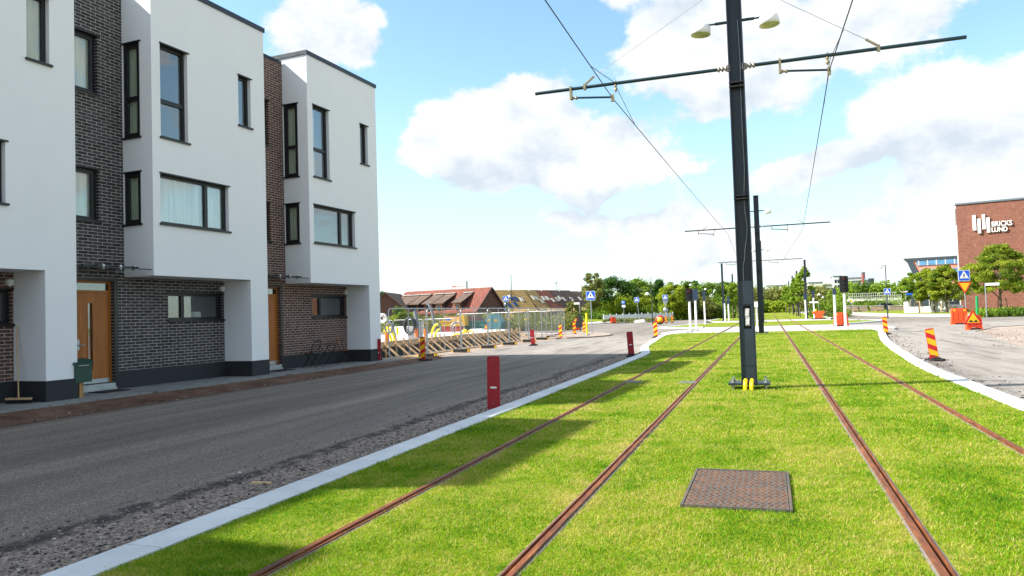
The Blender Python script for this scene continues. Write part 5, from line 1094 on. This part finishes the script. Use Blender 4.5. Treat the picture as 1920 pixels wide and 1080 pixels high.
p,q=colY(1700,116,.1),colY(1797,110,.1); t=thing('garden_wall','low white wall with pillars behind the right hand trees','wall',p,math.atan2((q-p).y,(q-p).x)); L=(q-p).length; MB().box(0,L,0,.3,0,.85).build('wall',OFFW,t); mb=MB()
for x in (0,.55*L,.68*L): mb.box(x-.35,x+.35,-.05,.5,0,1.75); mb.box(x-.5,x+.5,-.15,.6,1.75,1.95); mb.cut()
mb.each('pillar',OFFW,t)
def car(label,b,rz,pm):
    t=thing('parked_car',label,'car',b,rz); mb=MB()
    prof=[(-2.1,.35),(-2.15,.75),(-2.0,.95),(-1.2,1.02),(-.7,1.02),(1.3,1.0),(2.0,.88),(2.15,.65),(2.15,.35)]
    mb.prism([(x,z) for x,z in prof][::-1],1.7,(0,.85,0),X_,Z_) if False else mb.prism(prof[::-1],1.7,(0,-.85,0),X_,Z_); bo=mb.build('body',pm,t)
    mb=MB(); mb.prism([(-1.7,1.0),(1.15,1.0),(.35,1.42),(-1.2,1.44)],1.5,(0,-.75,0),X_,Z_); mb.build('cabin',DGLASS,t); MB().box(-1.2,.35,-.72,.72,1.44,1.48).build('roof',pm,t)
    for x in (-1.35,1.35):
        for y in (-.87,.65): w=MB().lathe([(0,0),(.33,0),(.33,.22),(0,.22)],18,0,(x,y+.22,.33),Matrix.Rotation(PI/2,3,'X')).build('wheel',RUBBER,t)
car('silver car parked behind the low white wall by the brick block',colY(1772,114.5,.1),R(172),paint('car_silver','#a9b0b6',.3,.6,.05))
car('dark car parked far off by the planters',colY(1665,165,.15),R(5),paint('car_dark','#2b2f36',.3,.4,.05))
# picket fence, shelter and rail on the left verge
for i,(x0,x1,Y0,Y1,lb) in enumerate(((1132,1262,108,116,'pale grey picket fence behind the left verge'),)):
    p,q=colY(x0,Y0,.03),colY(x1,Y1,.03); L=(q-p).length; t=thing('picket_fence',lb,'fence',p,math.atan2((q-p).y,(q-p).x)); h=hof(p,588.5); mb=MB(); n=int(L/.17)
    for k in range(n): x=L*k/n; mb.box(x,x+.15,0,.03,.08,h-.2)
    for k in range(int(L/1.1)+1): mb.box(k*1.1-.05,k*1.1+.06,.04,.12,0,h)
    for z_ in (.3,h-.4): mb.box(0,L,.035,.08,z_,z_+.08)
    mb.build('pickets',paint('picket_grey','#c9cfd0',.6),t)
# far crane behind the red roof
b=colY(877,600,0); t=thing('tower_crane','thin far construction crane above the red ridge','crane',b); H=hof(b,527); mb=MB(); mb.box(-.5,.5,-.5,.5,0,H); mb.build('tower',SIGNGREY,t); mb=MB(); mb.box(-14,0,-.4,.4,H-4.4,H-4.0); mb.box(-14,-11,-.5,.5,H-4.9,H-3.9); mb.build('jib',SRED,t)
# ---------------------------------------------------------------- trees and shrubs
LEAF={'mid':m_leaf('leaf_mid','#2e5010','#8aa62c'),'dark':m_leaf('leaf_dark','#1d3d12','#557c26'),'bright':m_leaf('leaf_bright','#41680e','#adb92e'),'olive':m_leaf('leaf_olive','#59662a','#93954a'),'street':m_leaf('leaf_street','#4c7216','#98ab30'),'lime':m_leaf('leaf_lime','#42650f','#a5b030')}
BARK=m_wood('bark','#4a4036','#7b6d5c',(8,8,2),.9)
def leafcloud(C,rad,n,size,squash=.8):
    """n leaf rhombs scattered in shells round clump centres C (m,3) with radii rad (m,)"""
    m=len(C); idx=RNG.integers(0,m,n); d=RNG.normal(0,1,(n,3)); d/=np.linalg.norm(d,axis=1)[:,None]
    rr=rad[idx]*RNG.random(n)**.4; P=C[idx]+d*rr[:,None]*np.array([1,1,squash])
    nrm=d*.6+RNG.normal(0,.6,(n,3))+np.array([0,0,.5]); nrm/=np.linalg.norm(nrm,axis=1)[:,None]
    a=np.cross(nrm,RNG.normal(0,1,(n,3))); a/=np.linalg.norm(a,axis=1)[:,None]; b=np.cross(nrm,a); s=size*RNG.uniform(.6,1.4,n)[:,None]
    V=np.stack([P-a*s,P-b*s*.55,P+a*s,P+b*s*.55],1).reshape(-1,3); f=(np.arange(n)*4)[:,None]+np.arange(4)[None]
    tint=np.clip(RNG.random(m)[idx]*.7+RNG.random(n)*.3,0,1); return V,f,tint
def tree(label,b,H,rx,leaf,seed,group=None,trunk=.16,z0=.25,n=4500,size=.13,clumps=26,shape='round',name='tree',stakes=False,crad=.3,flat=.8):
    global RNG; RNG=np.random.default_rng(seed); rnd=random.Random(seed)
    t=thing(name,label,'tree',b,rnd.uniform(0,6),group); zc0=H*z0; hh=H-zc0
    C=[];Rd=[]
    for k in range(clumps):
        u=RNG.random(); ang=RNG.uniform(0,2*PI)
        if shape=='round': w=math.sqrt(max(.02,1-(2*u-1)**2))*(.95 if u<.5 else 1)
        elif shape=='dome': w=(1-u)**.5*(.8+.35*math.sin(u*PI)) if u>.12 else .8
        elif shape=='cone': w=(1-u)**.8*1.0+.06
        elif shape=='spread': w=math.sqrt(max(.03,1-(1.4*u-.45)**2))
        else: w=.55+.45*math.sin(u*PI)
        q=rx*w*RNG.uniform(.35,.95)**.6; C.append((q*math.cos(ang),q*math.sin(ang),zc0+hh*(.06+.88*u)*RNG.uniform(.94,1.04))); Rd.append(rx*crad*RNG.uniform(.65,1.35))
    C=np.array(C);Rd=np.array(Rd)
    mb=MB(); top=Vector((rnd.uniform(-.1,.1)*rx,rnd.uniform(-.1,.1)*rx,H*.86)); tk=[Vector((0,0,-.15)),Vector((0,0,.15)),Vector((.05,.02,zc0)),top*.55+Vector((0,0,zc0*.3)),top]
    tk=sorted(tk,key=lambda v:v.z); mb.tube(tk,[trunk*1.5,trunk*1.05,trunk*.8,trunk*.5,trunk*.12],8)
    for c in C[:min(len(C),16)]:
        c=Vector(c); z=max(zc0*.75,min(c.z-.25*hh,H*.7)); s=Vector((0,0,z)); mid=s.lerp(c,.5)+Vector((0,0,.1*hh)); mb.tube([s,mid,c],[trunk*.35,trunk*.2,trunk*.06],5,0,False)
    mb.build('trunk',BARK,t); V,f,tint=leafcloud(C,Rd,n,size,flat); npmesh('crown',V,f,LEAF[leaf],t,tint)
    if stakes:
        mb=MB()
        for k in range(3): a=2*PI*k/3; mb.tube([(.7*math.cos(a),.7*math.sin(a),-.1),(.45*math.cos(a),.45*math.sin(a),1.75)],.05,6)
        for k in range(3): a=2*PI*k/3;a2=2*PI*(k+1)/3; mb.bar((.47*math.cos(a),.47*math.sin(a),1.6),(.47*math.cos(a2),.47*math.sin(a2),1.6),.1,.05)
        mb.build('stake',PALEWOOD if stakes==1 else BARK,t)
    return t
def T(label,px,Y,pytop,wpx,leaf,seed,pyb=None,**kw):
    b=colY(px,Y,0.02); H=hof(b,pytop); d=(b-CAM).dot(_f); rx=wpx/2*d/F
    if kw.get('group')==G1: rx*=1.3; kw['n']=int(kw['n']*1.9); kw['clumps']=int(kw['clumps']*2.6); kw['crad']*=.62; kw['size']*=.85
    return tree(label,b,H,rx,leaf,seed,**kw)
G1='trees of the green belt left of the track'
T('tall thin tree with a loose top rising above the left green belt',1114,124,509,34,'olive',11,shape='column',n=4200,size=.15,clumps=30,group=G1,crad=.40)
T('broad dark green tree right of the tall thin one',1150,132,523,76,'dark',12,n=9000,size=.19,clumps=34,z0=.1,group=G1,crad=.36)
T('mid green round tree between the tilted crossing sign and the lamp post',1196,138,525,70,'mid',13,n=8000,size=.19,clumps=32,z0=.08,group=G1,crad=.36)
T('bright yellow-green bush-like tree behind the round blue sign',1166,130,556,62,'bright',14,n=6500,size=.15,clumps=26,z0=.05,group=G1,crad=.38)
T('bright bushy tree behind the tilted crossing sign',1205,131,553,52,'bright',15,n=6000,size=.15,clumps=24,z0=.05,group=G1,crad=.38)
T('spiky dark tree right behind the middle street lamp',1238,136,524,40,'dark',16,n=6000,size=.18,clumps=24,z0=.1,shape='cone',group=G1,crad=.45)
T('yellow-green tree behind the sign with round and triangular backs',1262,120,532,46,'bright',17,n=7000,size=.16,clumps=28,z0=.1,group=G1,crad=.38)
T('dull green tree behind the blue-grey signal head',1290,134,530,52,'mid',18,n=7500,size=.18,clumps=30,z0=.08,group=G1,crad=.38)
T('dark irregular tree behind the front signal post',1303,150,527,40,'dark',19,n=6000,size=.2,clumps=24,z0=.1,shape='cone',group=G1,crad=.45)
T('big mid green tree before the left side mast',1336,142,530,60,'mid',20,n=8000,size=.19,clumps=32,z0=.06,group=G1,crad=.38)
T('low olive tree under the middle of the green belt',1318,122,558,50,'olive',21,n=6000,size=.16,clumps=26,z0=.05,group=G1,crad=.4)
T('dark tree at the right end of the green belt',1362,150,527,40,'dark',22,n=6000,size=.2,clumps=26,z0=.08,group=G1,crad=.42)
T('small yellowish bush tree before the dark brown roofs',1073,88,566,26,'olive',23,n=3500,size=.12,clumps=16,z0=.1,group=None,crad=.42)
T('bushy tree before the red house, seen through the first fence panel',752,62,578,44,'bright',24,n=5000,size=.11,clumps=20,z0=.05,crad=.4)
T('dark tree behind the brown gabled house',722,140,542,30,'dark',25,n=3500,size=.2,clumps=16,z0=.2,crad=.42)
for i,(px,Y,pt) in enumerate(((1367,100,536),(1375,108,531),(1383,118,530),(1390,128,528))): T('young street tree in the left row beside the track',px,Y,pt,19,'street',40+i,shape='column',n=2600,size=.14,clumps=20,z0=.36,trunk=.07,group='young trees of the left row',crad=.45,name='street_tree')
T('young street tree first of the right row, reaching above the side mast arm',1511,102,500,52,'street',50,shape='cone',n=2800,size=.14,clumps=26,z0=.3,trunk=.09,group='young trees of the right row',name='street_tree',crad=.22)
for i,(px,Y,pt,w) in enumerate(((1500,112,516,26),(1493,124,520,24),(1487,138,527,22),(1480,155,533,20),(1474,175,537,20))): T('young street tree farther down the right row',px,Y,pt,w,'street',51+i,shape='cone',n=2400,size=.16,clumps=20,z0=.3,trunk=.08,group='young trees of the right row',name='street_tree',crad=.35)
T('big spreading tree on wooden stakes before the brick block',1878,97,457,150,'lime',60,shape='dome',n=42000,size=.085,clumps=210,z0=.27,trunk=.15,stakes=2,crad=.14,flat=.55)
T('broad staked tree left of the give-way sign, before the pink bands',1776,106,495,84,'lime',61,n=24000,size=.09,clumps=120,z0=.27,trunk=.12,stakes=1,shape='dome',crad=.16,flat=.65)
T('dense middle tree of the three before the raking office',1752,108,502,66,'lime',62,n=20000,size=.09,clumps=100,z0=.25,trunk=.14,crad=.18,shape='spread',flat=.6)
T('loose left tree of the three before the raking office',1724,110,509,72,'street',63,n=18000,size=.09,clumps=110,z0=.28,trunk=.1,stakes=1,crad=.15,shape='spread',flat=.6)
# shrubs and masses nobody could count
def stuff_mass(name,label,cat,pts,leaf,n,size,seed):
    """pts: (x,y,z,r)"""
    global RNG; RNG=np.random.default_rng(seed); C=np.array([p[:3] for p in pts]); Rd=np.array([p[3] for p in pts]); V,f,tint=leafcloud(C,Rd,n,size,.9); o=npmesh(name,V,f,LEAF[leaf],None,tint); return tag(o,label,cat,None,'stuff')
def band(px0,px1,Y,z0,z1,r,n,seed,py=None):
    rr=random.Random(seed); out=[]
    for k in range(n):
        px=px0+(px1-px0)*(k+rr.random())/n; y=Y+rr.uniform(-3,3); b=colY(px,y,0); zt=rr.uniform(z0,z1) if py is None else ztop(b,rr.uniform(*py))*rr.uniform(.55,1)
        out.append((b.x,b.y,max(.3,zt-r*.7),r*rr.uniform(.7,1.2)))
    return out
stuff_mass('hedge','loose green hedge growing behind the building site','hedge',band(716,1072,72,.5,1.7,.9,90,1)+band(716,1080,76,1.0,2.1,.9,60,2),'olive',26000,.1,3)
stuff_mass('undergrowth','low shrubs under the left green belt','shrubs',band(1098,1130,118,.6,1.8,1.0,10,4)+band(1262,1400,124,.6,1.8,1.0,40,44)+band(1098,1400,129,1,3.2,1.3,70,5)+band(1098,1400,136,1.5,4.2,1.5,60,55),'mid',42000,.15,6)
stuff_mass('verge_plants','brownish low plants along the picket fence','plants',band(1130,1262,106,.25,.6,.4,50,7),'olive',5000,.08,8)
def wood_band(px0,px1,Y,pyr,seed,n,r):
    rr=random.Random(seed); out=[]
    for k in range(n):
        px=px0+(px1-px0)*(k+rr.random())/n; y=Y+rr.uniform(-12,12); b=colY(px,y,0); zt=ztop(b,rr.uniform(*pyr)); 
        for q in range(3): z=zt*(.3+.3*q)+rr.uniform(-.4,.4); out.append((b.x+rr.uniform(-1,1),b.y+rr.uniform(-2,2),max(.5,z-r*.4),r*rr.uniform(.7,1.2)))
    return out
stuff_mass('distant_wood','far band of mixed trees closing the view beyond the track','wood',wood_band(1395,1600,265,(537,546),9,60,3.2),'olive',30000,.42,10)
stuff_mass('distant_wood','far band of green trees below the white skyline blocks','wood',wood_band(1575,1740,240,(528,545),11,60,3.0),'mid',30000,.4,12)
stuff_mass('distant_wood','far trees behind the roofs and the green belt','wood',wood_band(690,1400,300,(562,575),13,120,4),'dark',60000,.4,14)
stuff_mass('distant_wood','faint far trees beyond the brick block','wood',wood_band(1740,2100,330,(548,566),15,60,4.5),'mid',16000,.6,16)
stuff_mass('shrubs','green shrubs growing behind the right hand planters','shrubs',band(1572,1692,170,.8,3.0,1.4,46,17)+band(1830,1990,84,.1,.7,.6,40,18)+band(1520,1590,112,.5,2.6,1.0,20,19),'mid',20000,.12,20)
stuff_mass('shrubs','yellowish shrubs at the end of the track','shrubs',band(1420,1490,215,.5,3.2,1.6,40,21),'bright',9000,.3,22)
# ---------------------------------------------------------------- sky, sun, camera
SUN_EL=R(39.5); TR=R(20.2)     # light travels toward (cos TR, sin TR) on the ground
sdir=Vector((-math.cos(TR)*math.cos(SUN_EL),-math.sin(TR)*math.cos(SUN_EL),math.sin(SUN_EL)))
sun=bpy.data.lights.new('sun','SUN'); sun.energy=4.2; sun.angle=R(.5); sun.color=(1,.95,.87); so=bpy.data.objects.new('sun',sun); col.objects.link(so); so.rotation_euler=sdir.to_track_quat('Z','Y').to_euler(); so.location=(-20,-10,30)
w=bpy.data.worlds.new('World'); sc.world=w; w.use_nodes=True; nt=w.node_tree; nt.nodes.clear()
def N(typ,**k):
    n=nt.nodes.new(typ)
    for a,b in k.items(): setattr(n,a,b)
    return n
def L(a,b): nt.links.new(a,b)
def M(op,a,b=0.,c=0.,cl=False):
    n=N('ShaderNodeMath',operation=op,use_clamp=cl)
    for s,v in zip(n.inputs,(a,b,c)):
        if isinstance(v,bpy.types.NodeSocket): L(v,s)
        else: s.default_value=v
    return n.outputs[0]
out=N('ShaderNodeOutputWorld'); bg=N('ShaderNodeBackground'); L(bg.outputs[0],out.inputs[0]); SKYS=.1; bg.inputs[1].default_value=SKYS
sky=N('ShaderNodeTexSky',sky_type='NISHITA'); sky.sun_disc=False; sky.sun_elevation=SUN_EL; sky.sun_rotation=math.atan2(sdir.x,sdir.y); sky.altitude=20; sky.air_density=1.0; sky.dust_density=.6; sky.ozone_density=1.0
tc=N('ShaderNodeTexCoord'); nv=N('ShaderNodeVectorMath',operation='NORMALIZE'); L(tc.outputs['Generated'],nv.inputs[0]); sp=N('ShaderNodeSeparateXYZ'); L(nv.outputs[0],sp.inputs[0]); x,y,z=sp.outputs
az=M('ARCTAN2',x,y); el=M('ARCSINE',z)
# clouds live in azimuth/elevation (radians), warped by noise; each blob = (px,py,rx,ry,weight)
def azel(px,py): d=ray(px,py).normalized(); return math.atan2(d.x,d.y),math.asin(d.z)
cb=N('ShaderNodeCombineXYZ'); L(M('MULTIPLY',az,1.0),cb.inputs[0]); L(M('MULTIPLY',el,1.35),cb.inputs[1])
def noise(vec,scale,det,rough,off=(0,0,0)):
    mp=N('ShaderNodeMapping'); L(vec,mp.inputs[0]); mp.inputs['Location'].default_value=off; n=N('ShaderNodeTexNoise'); L(mp.outputs[0],n.inputs[0]); n.inputs['Scale'].default_value=scale; n.inputs['Detail'].default_value=det; n.inputs['Roughness'].default_value=rough; return n.outputs[0],n.outputs[1]
_,wc=noise(cb.outputs[0],7,5,.55,(3,1,0)); ws=N('ShaderNodeSeparateColor'); L(wc,ws.inputs[0])
azw=M('ADD',az,M('MULTIPLY_ADD',ws.outputs[0],.10,-.05)); elw=M('ADD',el,M('MULTIPLY_ADD',ws.outputs[1],.08,-.04))
BL=[(585,40,95,90,1),(660,75,50,60,.7),(880,235,120,65,1),(1000,215,95,70,.9),(1060,290,140,70,1),(960,320,190,65,1),(1180,290,130,50,.9),(830,270,90,50,.8),(1100,365,60,30,.7),(1060,420,110,32,.8),
(1300,90,130,110,1),(1480,55,230,75,1.05),(1640,50,90,60,.8),(1380,170,120,70,.9),(1500,185,60,40,.45),(1170,-20,70,40,.7),(1560,315,110,36,.95),(1440,335,70,40,.7),(1290,430,130,60,.8),(1210,455,80,45,.7),
(1700,210,80,60,1),(1775,205,90,60,1),(1850,250,110,70,1),(1915,190,60,70,.9),(1760,365,80,45,.8),(1880,330,120,70,.9),(1640,440,130,55,.55),(1450,470,200,50,.5),(740,520,90,40,.4),(1700,470,160,45,.5),(950,500,200,30,.35),(740,120,40,18,.25),(1740,50,60,40,.25)]
dens=None
def blobfield(dz):
    d=None
    for px,py,rx_,ry_,wt in BL:
        a,e=azel(px,py); ra=rx_/F*1.0; re=ry_/F
        q=M('ADD',M('POWER',M('DIVIDE',M('SUBTRACT',azw,a),ra),2.),M('POWER',M('DIVIDE',M('SUBTRACT',M('ADD',elw,dz),e),re),2.))
        g=M('MULTIPLY',M('POWER',2.718,M('MULTIPLY',q,-1.25)),wt); d=g if d is None else M('ADD',d,g)
    return d
f1,_=noise(cb.outputs[0],9,9,.6,(1.7,.4,0)); f2,_=noise(cb.outputs[0],2.6,6,.55,(5.2,2.,0))
bf=blobfield(0.)
# elsewhere in the sky (behind and beside the photo) plain broken cumulus
away=M('GREATER_THAN',M('ABSOLUTE',M('ADD',az,YAW)),.66); high=M('GREATER_THAN',el,.46); els=M('MAXIMUM',away,high)
gen=M('MULTIPLY',els,M('MULTIPLY_ADD',f2,3.2,-1.12,True))
bf=M('ADD',bf,gen)
dn=M('ADD',M('MINIMUM',M('MULTIPLY',bf,1.05),1.15),M('MULTIPLY_ADD',f1,2.1,-1.06))
mr=N('ShaderNodeMapRange',interpolation_type='SMOOTHSTEP'); L(dn,mr.inputs[0]); mr.inputs[1].default_value=.36; mr.inputs[2].default_value=.68; cov=mr.outputs[0]
# cloud brightness: thick undersides a little greyer
f3,_=noise(cb.outputs[0],9,7,.6,(1.7,.4+.055,0)); f4,_=noise(cb.outputs[0],4.2,5,.55,(8,3,0))
sh=M('ADD',M('MULTIPLY_ADD',M('SUBTRACT',f1,f3),3.0,.66),M('MULTIPLY_ADD',f4,.9,-.45)); shade=M('MINIMUM',M('MAXIMUM',sh,0.),1.)
cc=N('ShaderNodeMix',data_type='RGBA'); L(shade,cc.inputs[0]); cc.inputs[6].default_value=(*[v/SKYS for v in (.275,.312,.35)],1); cc.inputs[7].default_value=(*[v/SKYS for v in (.425,.432,.44)],1)
# whitish veil toward the horizon
veil=N('ShaderNodeMapRange',interpolation_type='SMOOTHSTEP'); L(el,veil.inputs[0]); veil.inputs[1].default_value=.34; veil.inputs[2].default_value=0.; veil.inputs[3].default_value=0; veil.inputs[4].default_value=.60
tint=N('ShaderNodeMix',data_type='RGBA',blend_type='MULTIPLY'); tint.inputs[0].default_value=1; L(sky.outputs[0],tint.inputs[6]); tint.inputs[7].default_value=(1.0,1.15,1.07,1)
vm=N('ShaderNodeMix',data_type='RGBA'); L(veil.outputs[0],vm.inputs[0]); L(tint.outputs[2],vm.inputs[6]); vm.inputs[7].default_value=(*[v/SKYS for v in (.315,.365,.41)],1)
mx=N('ShaderNodeMix',data_type='RGBA'); L(cov,mx.inputs[0]); L(vm.outputs[2],mx.inputs[6]); L(cc.outputs[2],mx.inputs[7]); L(mx.outputs[2],bg.inputs[0])
cam=bpy.data.cameras.new('camera'); cam.sensor_width=36; cam.lens=F/1920*36; cam.clip_end=6000; cam.clip_start=.05; co=bpy.data.objects.new('camera',cam); col.objects.link(co)
mw=Matrix((RT,UP,-_f)).transposed().to_4x4(); mw.translation=CAM; co.matrix_world=mw; sc.camera=co
vs=sc.view_settings; sc.display_settings.display_device='sRGB'; vs.view_transform='Standard'; vs.look='None'; vs.exposure=1.4; vs.gamma=1
sc.cycles.max_bounces=8; sc.cycles.transparent_max_bounces=16; sc.cycles.diffuse_bounces=3; sc.cycles.caustics_reflective=False; sc.cycles.caustics_refractive=False
